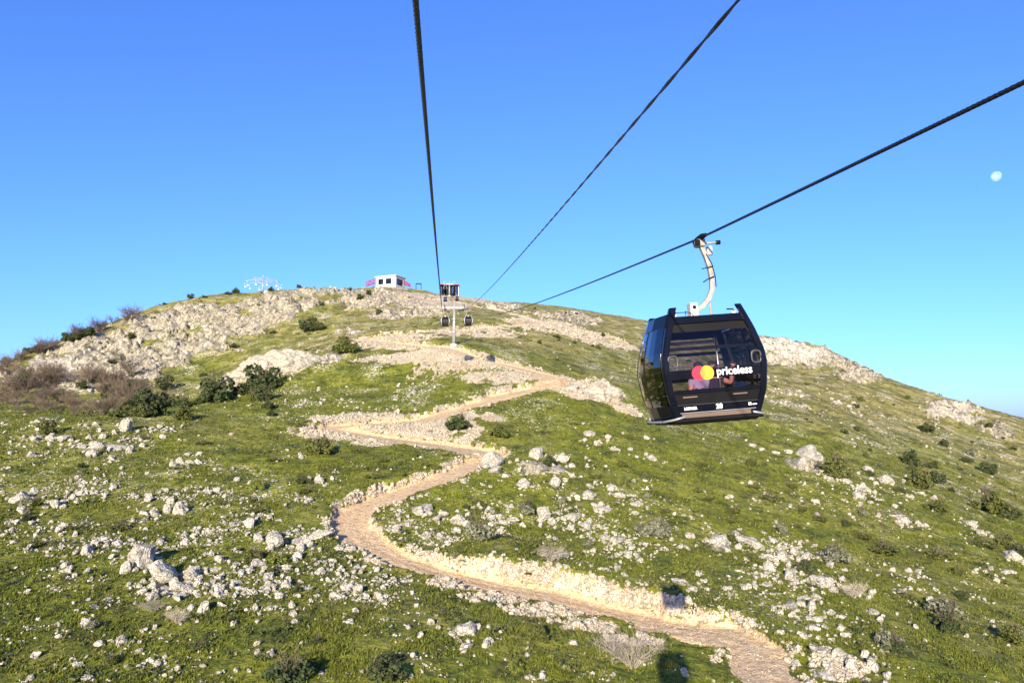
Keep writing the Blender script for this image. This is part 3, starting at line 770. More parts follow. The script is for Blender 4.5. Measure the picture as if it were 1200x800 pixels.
# the big pale crag that stands by itself in front of the gully
def crag(name, seed, dims, mat):
    r = random.Random(seed); bm = bmesh.new(); bmesh.ops.create_icosphere(bm, subdivisions=5, radius=0.5)
    off = Vector((r.uniform(0, 50), r.uniform(0, 50), r.uniform(0, 50)))
    pl = [(Vector((r.gauss(0, 1), r.gauss(-.3, 1), r.gauss(0.2, .7))).normalized(), r.uniform(.26, .44)) for _ in range(14)]
    for v in bm.verts:
        c = v.co.copy()
        for n_, d_ in pl:
            e = c.dot(n_) - d_
            if e > 0: c -= n_ * e * .85
        p = Vector((c.x * dims[0], c.y * dims[1], c.z * dims[2])); q = p * 0.28 + off
        k = 1.3 * (0.5 - abs(mnoise.noise(q))) + 0.7 * (0.4 - abs(mnoise.noise(q * 2.3))) + 0.35 * mnoise.noise(q * 5.2) + 0.15 * mnoise.noise(q * 11)
        bed_ = (p.z * 0.9 + p.x * 0.35 + 0.8 * mnoise.noise(q)) / 1.5; fr_ = bed_ - math.floor(bed_)
        nn = v.normal
        v.co = p + nn * (k * 0.75 + 0.35 * (1 if fr_ > .22 else 0))
    me = bpy.data.meshes.new(name); bm.to_mesh(me); bm.free(); me.materials.append(mat); return me
for (px, py, dims, lab, sd) in [(335, 436, (25, 12, 9), 'big pale bare limestone crag standing apart from the cliff', 5), (283, 447, (11, 8, 4.5), 'low rough limestone crag at the foot of the big pale crag', 9), (700, 466, (13, 7, 4.2), 'pale limestone knob at the outer bend of the road', 13)]:
    P = hit(HF, px, py)
    o = link('limestone_crag', crag('limestone_crag', sd, dims, M['crag'])); o.location = (P[0], P[1] + dims[1] * .35, P[2] + dims[2] * .12); o.rotation_euler = (0, -0.08, 0.12)
    tag(o, lab, 'crag')

# ------------------------------------------------------------------ shrubs
def foliage_mesh(name, seed, mat, n=1500, lobes=16, tall=0.75, leaf=0.05):
    r = np.random.default_rng(seed)
    C = r.normal(0, 1, (lobes, 3)); C /= np.linalg.norm(C, axis=1)[:, None]; C *= r.uniform(0.08, 0.44, (lobes, 1))
    C[:, 2] = np.abs(C[:, 2]) * tall * 1.5 + 0.10; rad = r.uniform(0.07, 0.18, lobes)
    li = r.integers(0, lobes, n); d = r.normal(0, 1, (n, 3)); d /= np.linalg.norm(d, axis=1)[:, None]
    q = C[li] + d * (rad[li] * r.uniform(0.55, 1.12, n) ** 0.6)[:, None]
    q[:, 2] = np.maximum(q[:, 2], -0.04)
    nr = d * 0.7 + r.normal(0, 0.6, (n, 3)); nr /= np.linalg.norm(nr, axis=1)[:, None]
    t1 = np.cross(nr, r.normal(0, 1, (n, 3))); t1 /= np.linalg.norm(t1, axis=1)[:, None]; t2 = np.cross(nr, t1)
    s = leaf * r.uniform(0.55, 1.3, n)[:, None]
    V = np.stack([q - t1 * s, q - t2 * s * 0.55, q + t1 * s, q + t2 * s * 0.55], 1).reshape(-1, 3)
    return np_mesh(name, V, np.arange(4 * n).reshape(-1, 4), mat)
def tube_chain(V, Fc, pts_, rads, sides=4):
    n0 = len(V)
    for i, p in enumerate(pts_):
        d = (pts_[min(i + 1, len(pts_) - 1)] - pts_[max(i - 1, 0)]); d = d / (np.linalg.norm(d) + 1e-9)
        a = np.cross(d, [0.3, 0.9, 0.2]); a /= np.linalg.norm(a) + 1e-9; b = np.cross(d, a)
        for k in range(sides):
            t = 2 * math.pi * k / sides; V.append(p + (a * math.cos(t) + b * math.sin(t)) * rads[i])
    for i in range(len(pts_) - 1):
        for k in range(sides):
            Fc.append((n0 + i * sides + k, n0 + i * sides + (k + 1) % sides, n0 + (i + 1) * sides + (k + 1) % sides, n0 + (i + 1) * sides + k))
def twig_mesh(name, seed, mat, stems=9, kids=5, spread=0.55, tall=0.85, r0=0.012):
    r = np.random.default_rng(seed); V, Fc = [], []
    for s in range(stems):
        a = r.uniform(0, 6.283); tip = np.array([math.cos(a) * spread * r.uniform(.3, .9), math.sin(a) * spread * r.uniform(.3, .9), tall * r.uniform(.65, 1.05)])
        p = [np.array([0, 0, -0.05]) + 0.0 * tip, tip * np.array([.35, .35, .45]), tip * np.array([.7, .7, .75]), tip]
        p = [q + r.normal(0, 0.02, 3) for q in p]; tube_chain(V, Fc, p, [r0, r0 * .75, r0 * .5, r0 * .25], 3)
        for k in range(kids):
            t = r.uniform(0.3, 0.95); i = min(2, int(t * 3)); f = t * 3 - i; b = p[i] * (1 - f) + p[i + 1] * f
            e = b + (tip / np.linalg.norm(tip) * 0.6 + r.normal(0, 0.55, 3) + np.array([0, 0, .25])) * 0.22
            tube_chain(V, Fc, [b, (b + e) / 2 + r.normal(0, .015, 3), e], [r0 * .5, r0 * .38, r0 * .2], 3)
            for j in range(3):
                b2 = b + (e - b) * r.uniform(.3, .9); e2 = b2 + (e - b) * 0.35 + r.normal(0, 0.055, 3)
                tube_chain(V, Fc, [b2, e2], [r0 * .32, r0 * .15], 3)
    return np_mesh(name, np.array(V), np.array(Fc), mat)
FOL = {'g': [foliage_mesh('foliage_green_%d' % k, 500 + k, M['leaf_green']) for k in range(3)],
       'd': [foliage_mesh('foliage_dark_%d' % k, 520 + k, M['leaf_dark'], 1700, 18) for k in range(3)],
       's': [foliage_mesh('foliage_grey_%d' % k, 540 + k, M['leaf_grey'], 1000, 14) for k in range(2)],
       'l': [foliage_mesh('foliage_lime_%d' % k, 560 + k, M['leaf_lime']) for k in range(2)],
       'f': [foliage_mesh('foliage_low_%d' % k, 580 + k, M['leaf_green'], 1100, 16, 0.3) for k in range(3)]}
STEM = [twig_mesh('stems_%d' % k, 600 + k, M['bark'], 6, 3, 0.35, 0.6) for k in range(2)]
BARE = {'b': [twig_mesh('bare_stems_%d' % k, 620 + k, M['twig'], 24, 8, 0.8, 0.7, 0.010) for k in range(4)],
        'p': [twig_mesh('pale_stems_%d' % k, 640 + k, M['twig_pale'], 30, 8, 0.85, 0.6, 0.006) for k in range(2)]}
KIND = {'g': 'mid green leafy shrub', 'd': 'dark evergreen shrub', 's': 'grey green shrub', 'l': 'bright yellow green shrub', 'f': 'low spreading green shrub', 'b': 'leafless brown shrub', 'p': 'pale bare twiggy shrub'}

SH = """d362,388,26 d373,387,18 g405,413,32 d307,457,50 d253,472,46 d285,462,30 d175,487,48 d192,456,24 g298,469,18 d133,426,12 d275,408,11 d238,441,10 d377,358,8 d320,391,8 d30,449,26 d223,346,10 d193,355,6 d277,340,11 d267,341,9 d317,341,9 g8,424,14 d32,411,15 d47,409,13
g153,397,14 d215,478,30 g215,492,26 d444,368,9 d422,351,12 d432,345,8 d392,411,10 d410,336,7 d350,337,6 d240,349,7 g373,532,36 d538,504,30 g586,512,28 d645,546,22 g487,535,11 s615,603,28 d618,600,22 s559,634,40 g625,649,32 p644,658,24 s752,627,24 g728,546,14 g507,672,16
d448,797,46 l605,787,22 p742,782,50 g630,750,30 g56,509,26 d336,797,50 g296,658,28 l324,660,22 f140,620,28 l304,572,20 f360,577,26 p180,716,20 p208,730,20 g979,560,40 d1019,558,13 d1054,577,13 g1077,572,36 g1098,599,28 d1067,545,24 d1098,566,20 d1087,548,12 d1133,542,13 d1160,556,22
d1158,579,14 g1162,601,40 d1183,608,30 f904,586,28 f927,571,20 f860,632,26 s917,625,20 s767,629,34 s977,658,36 d942,671,26 f960,610,22 d992,616,14 f1033,646,46 f1100,654,42 g1123,673,16 s1110,722,40 d1112,740,34 s1046,760,34 d1052,764,24 d1129,703,16 p1000,700,22 g1187,752,28 g817,577,12 g758,563,12
f925,776,44 d990,508,11 d1004,505,9 d1004,478,9 d1087,506,20 d1107,523,14 d663,367,4 d676,369,5 d627,362,4 d632,402,6 p635,385,6 g835,470,9 d1160,500,8 g760,440,8 g880,545,14 f780,600,18 f830,585,16 f700,560,18 g770,580,12 f440,560,22 f500,545,14 f300,600,26 f260,590,20 f90,620,26 f40,640,24 f180,660,22 f420,720,26
f520,720,22 f340,730,24 f230,760,30 f120,690,22 f1060,700,24 f1150,640,30 g1180,640,22 d1195,650,20 f860,600,22 f820,545,16 g940,600,14 f1010,630,26 f240,520,18 f170,515,16 f320,540,20 f420,530,22 f450,540,16 g350,500,10 s690,640,16 s660,590,14 g600,640,14 d95,548,10 s30,590,14 f560,590,16"""
slist = []
for q in SH.split():
    a, b, c = q[1:].split(','); slist.append((q[0], float(a), float(b), float(c)))
for k in range(58):                                   # the leafless thicket in the hollow and along the ridge above it
    px = rng.uniform(-5, 165); py = rng.uniform(446, 488) if k % 3 else rng.uniform(440, 470)
    slist.append(('b' if k % 6 else 'd', px, py, rng.uniform(11, 22)))
for k in range(26):
    px = rng.uniform(0, 178); py = np.interp(px, [0, 40, 100, 180], [432, 413, 390, 362]) + rng.uniform(0.5, 5)
    slist.append(('b' if k % 4 else 'd', px, py, rng.uniform(9, 17)))
for k in range(14):
    slist.append(('d' if k % 3 else 'g', rng.uniform(120, 320), rng.uniform(462, 490), rng.uniform(12, 28)))
for k in range(46):                                   # small ones over the far hillsides
    px = rng.uniform(620, 1195); py = np.interp(px, [600, 760, 890, 1000, 1200], [372, 390, 405, 440, 500]) + rng.uniform(6, 110) * (0.4 if px < 760 else 1)
    slist.append((rng.choice(['d', 'g', 'f']), px, py, rng.uniform(4, 9)))
for k in range(60):
    slist.append((rng.choice(['f', 'g', 'f', 'd', 's']), rng.uniform(0, 1200), rng.uniform(510, 800), rng.uniform(8, 18)))
ns = 0
for (kd, px, py, w) in slist:
    P = hit(HF, px, py)
    if P is None:
        for dy in (2, 4, 7, 11):
            P = hit(HF, px, py + dy)
            if P is not None: break
    if P is None or RM(P[0], P[1]) > 0.35: continue
    D = P[1]; size = w / F_PX * D * 1.15
    hgt = size * rng.uniform(0.75, 1.0) * (0.55 if kd == 'f' else (1.25 if kd == 'b' else 1.0))
    rz = rng.uniform(0, 6.28); loc = (P[0], P[1], HF(P[0], P[1]) - 0.02 * size)
    sc = (size, size * rng.uniform(.8, 1.1), hgt)
    szw = 'big' if w > 29 else ('' if w > 13 else 'small')
    lb = ('%s %s %s' % (szw, KIND[kd], region(px, py))).strip()
    nm = 'bare_shrub' if kd in 'bp' else 'shrub'
    grp = lb.replace('shrub', 'shrubs', 1)
    if kd in 'bp':
        o = link(nm, BARE[kd][int(rng.integers(0, len(BARE[kd])))]); o.location = loc; o.rotation_euler = (0, 0, rz); o.scale = sc
        tag(o, lb, 'shrub', grp)
    elif w < 12:
        o = link(nm, FOL[kd][int(rng.integers(0, len(FOL[kd])))]); o.location = loc; o.rotation_euler = (0, 0, rz); o.scale = sc
        tag(o, lb, 'shrub', grp)
    else:
        r_ = empty(nm, loc, rz, lb, 'shrub', grp); r_.scale = sc
        link('foliage', FOL[kd][int(rng.integers(0, len(FOL[kd])))], r_)
        link('stems', STEM[ns % 2], r_)
    ns += 1
print('shrubs', ns)

# ------------------------------------------------------------------ ropeway materials
M['black'] = plain('black_gloss_paint', (0.004, 0.005, 0.010), 0.18, spec=0.14, coat=0.0, var=0.3)
M['matte'] = plain('black_rubber', (0.006, 0.006, 0.007), 0.6, spec=0.12, var=0.3)
M['rope'] = plain('oiled_steel_rope', (0.030, 0.029, 0.032), 0.38, 0.5, var=0.4, scale=30)
M['galv'] = plain('galvanised_steel', (0.36, 0.36, 0.35), 0.45, 0.35, var=0.15)
M['white'] = plain('white_paint', (0.42, 0.415, 0.40), 0.45, var=0.08)
M['grime'] = plain('weathered_white_paint', (0.25, 0.24, 0.215), 0.5, var=0.3, scale=9)
M['seat'] = plain('rust_red_seat', (0.38, 0.10, 0.055), 0.7, var=0.15)
M['tanfloor'] = plain('tan_underside', (0.11, 0.072, 0.052), 0.5, var=0.1)
M['silver'] = plain('silver_cabin_frame', (0.30, 0.31, 0.33), 0.35, 0.4, var=0.08)
M['red'] = plain('red_steel', (0.24, 0.006, 0.012), 0.5, var=0.12)
M['dark'] = plain('dark_cladding', (0.010, 0.011, 0.014), 0.6, spec=0.1, var=0.3)
M['chrome'] = plain('brushed_steel', (0.60, 0.60, 0.60), 0.3, 0.8, var=0.1)
M['vent'] = plain('grey_plastic', (0.045, 0.045, 0.05), 0.35, var=0.2)
M['concrete'] = plain('concrete', (0.45, 0.43, 0.39), 0.85, var=0.12)
def flat(name, col, rough=0.5):
    return plain(name, col, rough, var=0.04)
M['logo_red'] = flat('logo_red', (0.75, 0.012, 0.045)); M['logo_orange'] = flat('logo_orange', (0.90, 0.20, 0.03)); M['logo_yellow'] = flat('logo_yellow', (0.93, 0.50, 0.02)); M['print'] = flat('white_print', (0.80, 0.80, 0.80))
def glass(name, tint, refl=1.45, base=0.04):
    m = bpy.data.materials.new(name); m.use_nodes = True; n = m.node_tree.nodes; l = m.node_tree.links
    n.remove(n['Principled BSDF']); out = n['Material Output']
    tr = n.new('ShaderNodeBsdfTransparent'); tr.inputs[0].default_value = (*tint, 1)
    gl = n.new('ShaderNodeBsdfGlossy'); gl.inputs['Roughness'].default_value = 0.02; gl.inputs[0].default_value = (0.9, 0.9, 0.92, 1)
    fr = n.new('ShaderNodeFresnel'); fr.inputs[0].default_value = refl
    nz = n.new('ShaderNodeTexNoise'); nz.inputs['Scale'].default_value = 1.5
    bp = n.new('ShaderNodeBump'); bp.inputs['Strength'].default_value = 0.04; l.new(nz.outputs['Fac'], bp.inputs['Height']); l.new(bp.outputs[0], gl.inputs['Normal'])
    mx = n.new('ShaderNodeMixShader'); l.new(fr.outputs[0], mx.inputs[0]); l.new(tr.outputs[0], mx.inputs[1]); l.new(gl.outputs[0], mx.inputs[2]); l.new(mx.outputs[0], out.inputs[0])
    return m
M['glass'] = glass('smoked_glass', (0.80, 0.77, 0.82), 1.28)
M['glass_dark'] = glass('dark_smoked_glass', (0.55, 0.52, 0.55), 1.8)

# ------------------------------------------------------------------ small mesh builder
class MB:
    def __init__(self): self.V = []; self.F = []
    def box(self, x0, x1, y0, y1, z0, z1):
        n = len(self.V)
        self.V += [(x0, y0, z0), (x1, y0, z0), (x1, y1, z0), (x0, y1, z0), (x0, y0, z1), (x1, y0, z1), (x1, y1, z1), (x0, y1, z1)]
        self.F += [tuple(n + i for i in f) for f in ((0, 3, 2, 1), (4, 5, 6, 7), (0, 1, 5, 4), (1, 2, 6, 5), (2, 3, 7, 6), (3, 0, 4, 7))]
        return self
    def tube(self, pts_, r, sides=8, caps=True):
        pts_ = [np.array(p, float) for p in pts_]
        rr = r if isinstance(r, (list, tuple)) else [r] * len(pts_)
        n0 = len(self.V); a = None
        for i, p in enumerate(pts_):
            d = pts_[min(i + 1, len(pts_) - 1)] - pts_[max(i - 1, 0)]; d = d / (np.linalg.norm(d) + 1e-9)
            if a is None:
                a = np.cross(d, [0.12, 0.31, 0.94] if abs(d[2]) < 0.9 else [1, 0.1, 0])
            a = a - d * np.dot(a, d); a /= np.linalg.norm(a) + 1e-9; b = np.cross(d, a)
            for k in range(sides):
                t = 2 * math.pi * (k + .5) / sides; self.V.append(tuple(p + (a * math.cos(t) + b * math.sin(t)) * rr[i]))
        for i in range(len(pts_) - 1):
            for k in range(sides):
                self.F.append((n0 + i * sides + k, n0 + i * sides + (k + 1) % sides, n0 + (i + 1) * sides + (k + 1) % sides, n0 + (i + 1) * sides + k))
        if caps:
            self.F.append(tuple(n0 + k for k in range(sides))[::-1]); m = n0 + (len(pts_) - 1) * sides; self.F.append(tuple(m + k for k in range(sides)))
        return self
    def loft(self, secs, closed=True, caps=True):
        n0 = len(self.V); k = len(secs[0])
        for s in secs: self.V += [tuple(p) for p in s]
        for i in range(len(secs) - 1):
            for j in range(k if closed else k - 1):
                j2 = (j + 1) % k; self.F.append((n0 + i * k + j, n0 + i * k + j2, n0 + (i + 1) * k + j2, n0 + (i + 1) * k + j))
        if caps and closed:
            self.F.append(tuple(n0 + j for j in range(k))[::-1]); m = n0 + (len(secs) - 1) * k; self.F.append(tuple(m + j for j in range(k)))
        return self
    def mesh(self, name, mat, bevel=0.0, smooth=False):
        me = bpy.data.meshes.new(name); me.from_pydata(self.V, [], self.F); me.update()
        bm = bmesh.new(); bm.from_mesh(me); bmesh.ops.recalc_face_normals(bm, faces=bm.faces)
        if bevel:
            es = [e for e in bm.edges if len(e.link_faces) == 2 and e.calc_face_angle(0) > 0.6]
            bmesh.ops.bevel(bm, geom=es, offset=bevel, segments=2, profile=0.6, affect='EDGES', clamp_overlap=True)
        bm.to_mesh(me); bm.free(); me.materials.append(mat)
        if smooth:
            me.polygons.foreach_set('use_smooth', [True] * len(me.polygons))
        return me
    def build(self, name, mat, parent=None, bevel=0.0, smooth=False):
        return link(name, self.mesh(name, mat, bevel, smooth), parent)

def copy_tree(o, parent=None):
    c = o.copy(); COL.objects.link(c)
    if parent is not None: c.parent = parent
    for ch in list(o.children): copy_tree(ch, c)
    return c

# ------------------------------------------------------------------ the line of the ropeway
AX = np.array([math.sin(AXIS), math.cos(AXIS)]); LT = np.array([math.cos(AXIS), -math.sin(AXIS)])
def rope_h(s):
    s = np.asarray(s, float); return 2.15 + 0.1015 * s + 0.00024 * s * s
def line_pt(s, L, h): 
    return np.array([AX[0] * s + LT[0] * L, AX[1] * s + LT[1] * L, h])
L_UP, L_DOWN, L_MID = -0.20, 4.88, 2.38
t1 = hit(HF, 531, 405); S_T1 = float(t1[:2] @ AX); print('tower', t1, S_T1)
t2 = hit(HF, 528, 347.0)
if t2 is None or t2[1] < 360: t2 = np.array([*(line_pt(415, L_MID, 0)[:2]), 0.0]); t2[2] = HF(t2[0], t2[1])
S_T2 = float(t2[:2] @ AX); print('tower2', t2, S_T2)
H_T1 = float(rope_h(S_T1)); H_T2 = float(at(528, 332.5, S_T2)[2]); S_ST = S_T2 + 16; H_ST = H_T2 + 1.0
def rope_full(s):
    s = np.asarray(s, float)
    t = (s - S_T1) / (S_T2 - S_T1)
    a = H_T1 + (H_T2 - H_T1) * t - 4 * 1.6 * t * (1 - t)
    b = H_T2 + (H_ST - H_T2) * (s - S_T2) / (S_ST - S_T2)
    return np.where(s < S_T1, rope_h(s), np.where(s < S_T2, a, b))

def rope_object(name, L, dh, R, strands, pitch, label, bulge=0.30, s0=-60, s1=None, mat='rope', cut=60):
    """a laid rope: one swept section with a lobe for each strand, turned along its length"""
    s1 = s1 or S_ST
    near = np.arange(-8, cut, 0.045 if strands > 2 else 0.08); mid_ = np.arange(cut, 130, 0.25); farr = np.arange(130, s1, 2.0)
    s = np.concatenate([np.arange(s0, -8, 0.5), near, mid_, farr])
    k = strands * 4 if strands > 2 else 12
    th = 2 * math.pi * np.arange(k) / k
    h = rope_full(s) + dh(s) if callable(dh) else rope_full(s) + dh
    C = np.stack([AX[0] * s + LT[0] * L, AX[1] * s + LT[1] * L, h], 1)
    T = np.gradient(C, axis=0); T /= np.linalg.norm(T, axis=1)[:, None]
    A = np.broadcast_to(np.array([LT[0], LT[1], 0.0]), T.shape); B = np.cross(T, A)
    if strands > 2: rad = R * (1 - bulge + bulge * np.abs(np.cos(strands / 2 * th)))
    else: rad = R * (0.42 + 0.58 * np.abs(np.cos(th)) ** 1.2)
    ph = th[None] + (2 * math.pi * s / pitch)[:, None]
    V = C[:, None] + rad[None, :, None] * (np.cos(ph)[..., None] * A[:, None] + np.sin(ph)[..., None] * B[:, None])
    n = len(s); ix = np.arange(n * k).reshape(n, k); jx = np.roll(ix, -1, 1)
    Fc = np.stack([ix[:-1], jx[:-1], jx[1:], ix[1:]], -1).reshape(-1, 4)
    o = link(name, np_mesh(name, V.reshape(-1, 3), Fc, M[mat], True))
    return tag(o, label, 'cable')
rope_object('haul_rope', L_UP, 0.0, 0.022, 6, 0.40, 'dark twisted steel rope running straight overhead up to the tower')
rope_object('haul_rope', L_DOWN, lambda s: 0.02 * np.maximum(0, 13.95 - s), 0.025, 6, 0.42, 'dark twisted steel rope that carries the big black cabin')
rope_object('signal_cable', L_MID, lambda s: 0.75 + 0.5 * sstep(60, S_T1, s), 0.020, 2, 1.5, 'thinner twisted cable strung between the two haul ropes', mat='rope', s1=S_T1 + 1)

# ------------------------------------------------------------------ gondola cabin
ZW = [0.0, 0.15, 0.5, 0.95, 1.2, 1.6, 1.9, 2.06]
WP = [0.74, 0.80, 0.90, 0.955, 0.93, 0.82, 0.715, 0.655]
YF = [0.76, 0.80, 0.87, 0.90, 0.89, 0.83, 0.76, 0.72]
wp = lambda z: float(np.interp(z, ZW, WP)); yf = lambda z: float(np.interp(z, ZW, YF))
ws = lambda z: wp(z) + 0.12

def zs(z0, z1, step=0.12):
    return list(np.linspace(z0, z1, max(2, int((z1 - z0) / step) + 2)))
def end_panel(sgn, z0, z1, inset, thick=0.03, margin=0.07):
    m = MB(); secs = []
    for z in zs(z0, z1):
        y = sgn * (yf(z) - inset); x = wp(z) - margin; yi = y - sgn * thick
        secs.append([(-x, y, z), (x, y, z), (x, yi, z), (-x, yi, z)])
    return m.loft(secs)
def side_pt(sgn, y, z, inset=0.0):
    Y = yf(z); t = min(1.0, abs(y) / Y)
    return (sgn * (wp(z) + 0.12 * (1 - t ** 2.6) - inset), y, z)
def side_panel(sgn, z0, z1, y0, y1, inset, thick=0.025):
    m = MB(); secs = []
    for z in zs(z0, z1):
        ys = [y0 * yf(z), y0 * yf(z) * .66 + y1 * yf(z) * .34, y0 * yf(z) * .34 + y1 * yf(z) * .66, y1 * yf(z)]
        o_ = [side_pt(sgn, y, z, inset) for y in ys]; i_ = [side_pt(sgn, y, z, inset + thick) for y in ys[::-1]]
        secs.append(o_ + i_)
    return m.loft(secs)

def text_mesh(name, body, size, mat, parent, loc, rot, bold=0.0, align='LEFT', squeeze=1.0):
    cu = bpy.data.curves.new(name, 'FONT'); cu.body = body; cu.size = size; cu.offset = bold; cu.extrude = 0.002; cu.align_x = align; cu.align_y = 'CENTER'; cu.resolution_u = 3
    o = link('tmp_text', cu); bpy.context.view_layer.update()
    me = bpy.data.meshes.new_from_object(o.evaluated_get(bpy.context.evaluated_depsgraph_get())); bpy.data.objects.remove(o)
    me.materials.clear(); me.materials.append(mat)
    t = link(name, me, parent); t.location = loc; t.rotation_euler = rot; t.scale = (squeeze, 1, 1)
    return t
def disc(name, cx, cz, r, y, mat, parent, th=0.004, arc=None):
    m = MB(); pts_ = arc or [(cx + r * math.cos(2 * math.pi * k / 32), cz + r * math.sin(2 * math.pi * k / 32)) for k in range(32)]
    m.loft([[(a, y, b) for a, b in pts_], [(a, y - th, b) for a, b in pts_]])
    return m.build(name, mat, parent)

def make_cabin(mirror, post, frame, detail, name, label, group):
    root = empty(name, (0, 0, 0), 0, label, 'cable car', group)
    # four corner posts
    for sx in (-1, 1):
        for sy in (-1, 1):
            secs = []
            for z in zs(0.0, 2.06, 0.1):
                x, y = wp(z), yf(z); w = 0.105
                secs.append([(sx * (x + .012), sy * (y - w), z), (sx * (x + .012), sy * (y - .02), z), (sx * (x - .02), sy * (y + .012), z), (sx * (x - w), sy * (y + .012), z), (sx * (x - w), sy * (y - .05), z), (sx * (x - .05), sy * (y - w), z)])
            MB().loft(secs).build('corner_post', post, root)
    # end walls
    for sy in (-1, 1):
        end_panel(sy, 1.76, 1.89, 0.02).build('roof_beam', frame, root)
        end_panel(sy, 1.60, 1.76, 0.06).build('vent_panel', M['matte'], root)
        w_ = end_panel(sy, 0.905, 1.60, 0.03, 0.012).build('end_window', M['glass'], root)
        end_panel(sy, 0.76, 0.915, 0.012).build('waist_band', frame, root)
        end_panel(sy, 0.56, 0.76, 0.03, 0.012).build('lower_window', M['glass'], root)
        end_panel(sy, 0.50, 0.565, 0.015).build('rail', frame, root)
        end_panel(sy, 0.30, 0.50, 0.035).build('lower_panel', M['matte'], root)
        end_panel(sy, 0.17, 0.30, 0.015).build('name_strip', frame, root)
        end_panel(sy, 0.155, 0.168, 0.008, 0.02).build('trim', M['silver'] if detail else frame, root)
        end_panel(sy, 0.02, 0.15, 0.05).build('end_skirt', frame, root)
        if detail:
            end_panel(sy, 0.296, 0.306, 0.010, 0.02).build('trim', M['vent'], root)
            for xx in (-.50, .42): MB().box(xx - .13, xx + .13, sy * (yf(.44) - .03) - .012, sy * (yf(.44) - .03) + .012, .425, .45).build('slot', M['tanfloor'], root)
            end_panel(sy, 1.27, 1.33, 0.10, 0.03, 0.12).build('window_bar', M['matte'], root)
            for sx in (-1, 1):          # oval vent frames beside the posts
                pts_ = []
                for k in range(20):
                    t = 2 * math.pi * k / 20; c_, s_ = math.cos(t), math.sin(t)
                    pts_.append((sx * 0.765 + 0.085 * np.sign(c_) * abs(c_) ** .6, sy * (yf(1.07) - 0.005), 1.07 + 0.105 * np.sign(s_) * abs(s_) ** .6))
                MB().tube(pts_ + pts_[:2], 0.019, 6, False).build('vent_frame', M['vent'], root, smooth=True)
    # side walls with the doors
    for sx in (-1, 1):
        side_panel(sx, 1.72, 1.95, -.9, .9, 0.0).build('side_header', frame, root)
        side_panel(sx, 0.30, 1.715, -.88, -.03, 0.012, 0.012).build('side_window', M['glass_dark'], root)
        side_panel(sx, 0.30, 1.715, .03, .88, 0.012, 0.012).build('side_window', M['glass_dark'], root)
        dr = side_panel(sx, 0.28, 1.72, -.03, .03, 0.006, 0.03).build('door_post', M['matte'], root)
        side_panel(sx, 0.06, 0.295, -.9, .9, 0.0).build('side_skirt', frame, root)
        if detail:
            # bumper skid along the bottom
            y0 = yf(0.05)
            MB().tube([(sx * .62, -y0 - .06, .10), (sx * .80, -y0 - .02, .06), (sx * .93, -y0 * .7, .03), (sx * .96, 0, .03), (sx * .93, y0 * .7, .03), (sx * .80, y0 + .02, .06), (sx * .62, y0 + .06, .10)], 0.022, 6).build('bumper_rail', M['silver'], root, smooth=True)
            for e in (-.5, .5): MB().box(sx * .75 if sx > 0 else -.95, .95 if sx > 0 else -.75, e - .03, e + .03, -.01, .045).build('bumper_bracket', M['matte'], root)
    # roof, floor, benches
    rf = MB(); rf.loft([[(-.68, -.72, 1.84), (.68, -.72, 1.84), (.68, .72, 1.84), (-.68, .72, 1.84)], [(-.66, -.70, 1.89), (.66, -.70, 1.89), (.66, .70, 1.89), (-.66, .70, 1.89)], [(-.4, -.4, 1.93), (.4, -.4, 1.93), (.4, .4, 1.93), (-.4, .4, 1.93)]])
    roof = rf.build('roof', M['matte'], root)
    MB().loft([[(-.70, -.74, -.04), (.70, -.74, -.04), (.70, .74, -.04), (-.70, .74, -.04)], [(-.78, -.80, .02), (.78, -.80, .02), (.78, .80, .02), (-.78, .80, .02)], [(-.78, -.80, .05), (.78, -.80, .05), (.78, .80, .05), (-.78, .80, .05)], [(-.78, -.78, .055), (.78, -.78, .055), (.78, .78, .055), (-.78, .78, .055)], [(-.80, -.79, .10), (.80, -.79, .10), (.80, .79, .10), (-.80, .79, .10)]]).build('floor', M['matte'], root)
    if detail:
        for sy in (-1, 1):
            MB().box(-.66, .60, sy * .765 - .02, sy * .765 + .02, .075, .148).build('underside_strip', M['tanfloor'], root).location.y = sy * 0.006
            MB().box(-.80, .80, min(sy * .38, sy * .76), max(sy * .38, sy * .76), .26, .32).build('seat', M['seat'], root, 0.02)
            MB().box(-.74, .74, sy * .76 - .02, sy * .76 + .02, .34, .55).build('seat_back', M['seat'], root, 0.015)
        MB().tube([(.46, .2, .12), (.46, .2, 1.84)], .016, 8).build('grab_pole', M['chrome'], root, smooth=True)
        MB().box(-.66, .35, -.02, .02, 1.44, 1.50).build('ceiling_rail', M['grime'], root)
        for sx in (-1, 1):
            for sy in (-1, 1):
                MB().tube([(sx * .56, sy * .60, 1.88), (sx * .56, sy * .60, 1.95)], [.055, .05], 10).build('roof_cup', M['white'], root, smooth=True)
        MB().tube([(-.60, -.55, 1.95), (-.52, -.55, 1.985), (-.3, -.55, 1.985), (-.22, -.5, 1.97), (-.12, -.4, 1.92)], .008, 5).build('roof_cable', M['matte'], root)
        MB().tube([(-.52, -.55, 1.93), (-.52, -.55, 2.01)], .008, 5).tube([(-.33, -.55, 1.93), (-.33, -.55, 2.01)], .008, 5).build('roof_clip', M['matte'], root)
        MB().tube([(.62, -.55, 1.93), (.56, -.55, 1.99), (.46, -.52, 2.0)], .014, 5).build('antenna_lead', M['matte'], root)
    # hanger: base block, curved arm, grip
    g = -1 if mirror else 1
    hp = [(0.02, 2.06), (.20, 2.15), (.34, 2.29), (.42, 2.46), (.44, 2.65), (.42, 2.88), (.37, 3.10), (.31, 3.27), (.29, 3.40)]
    secs = []
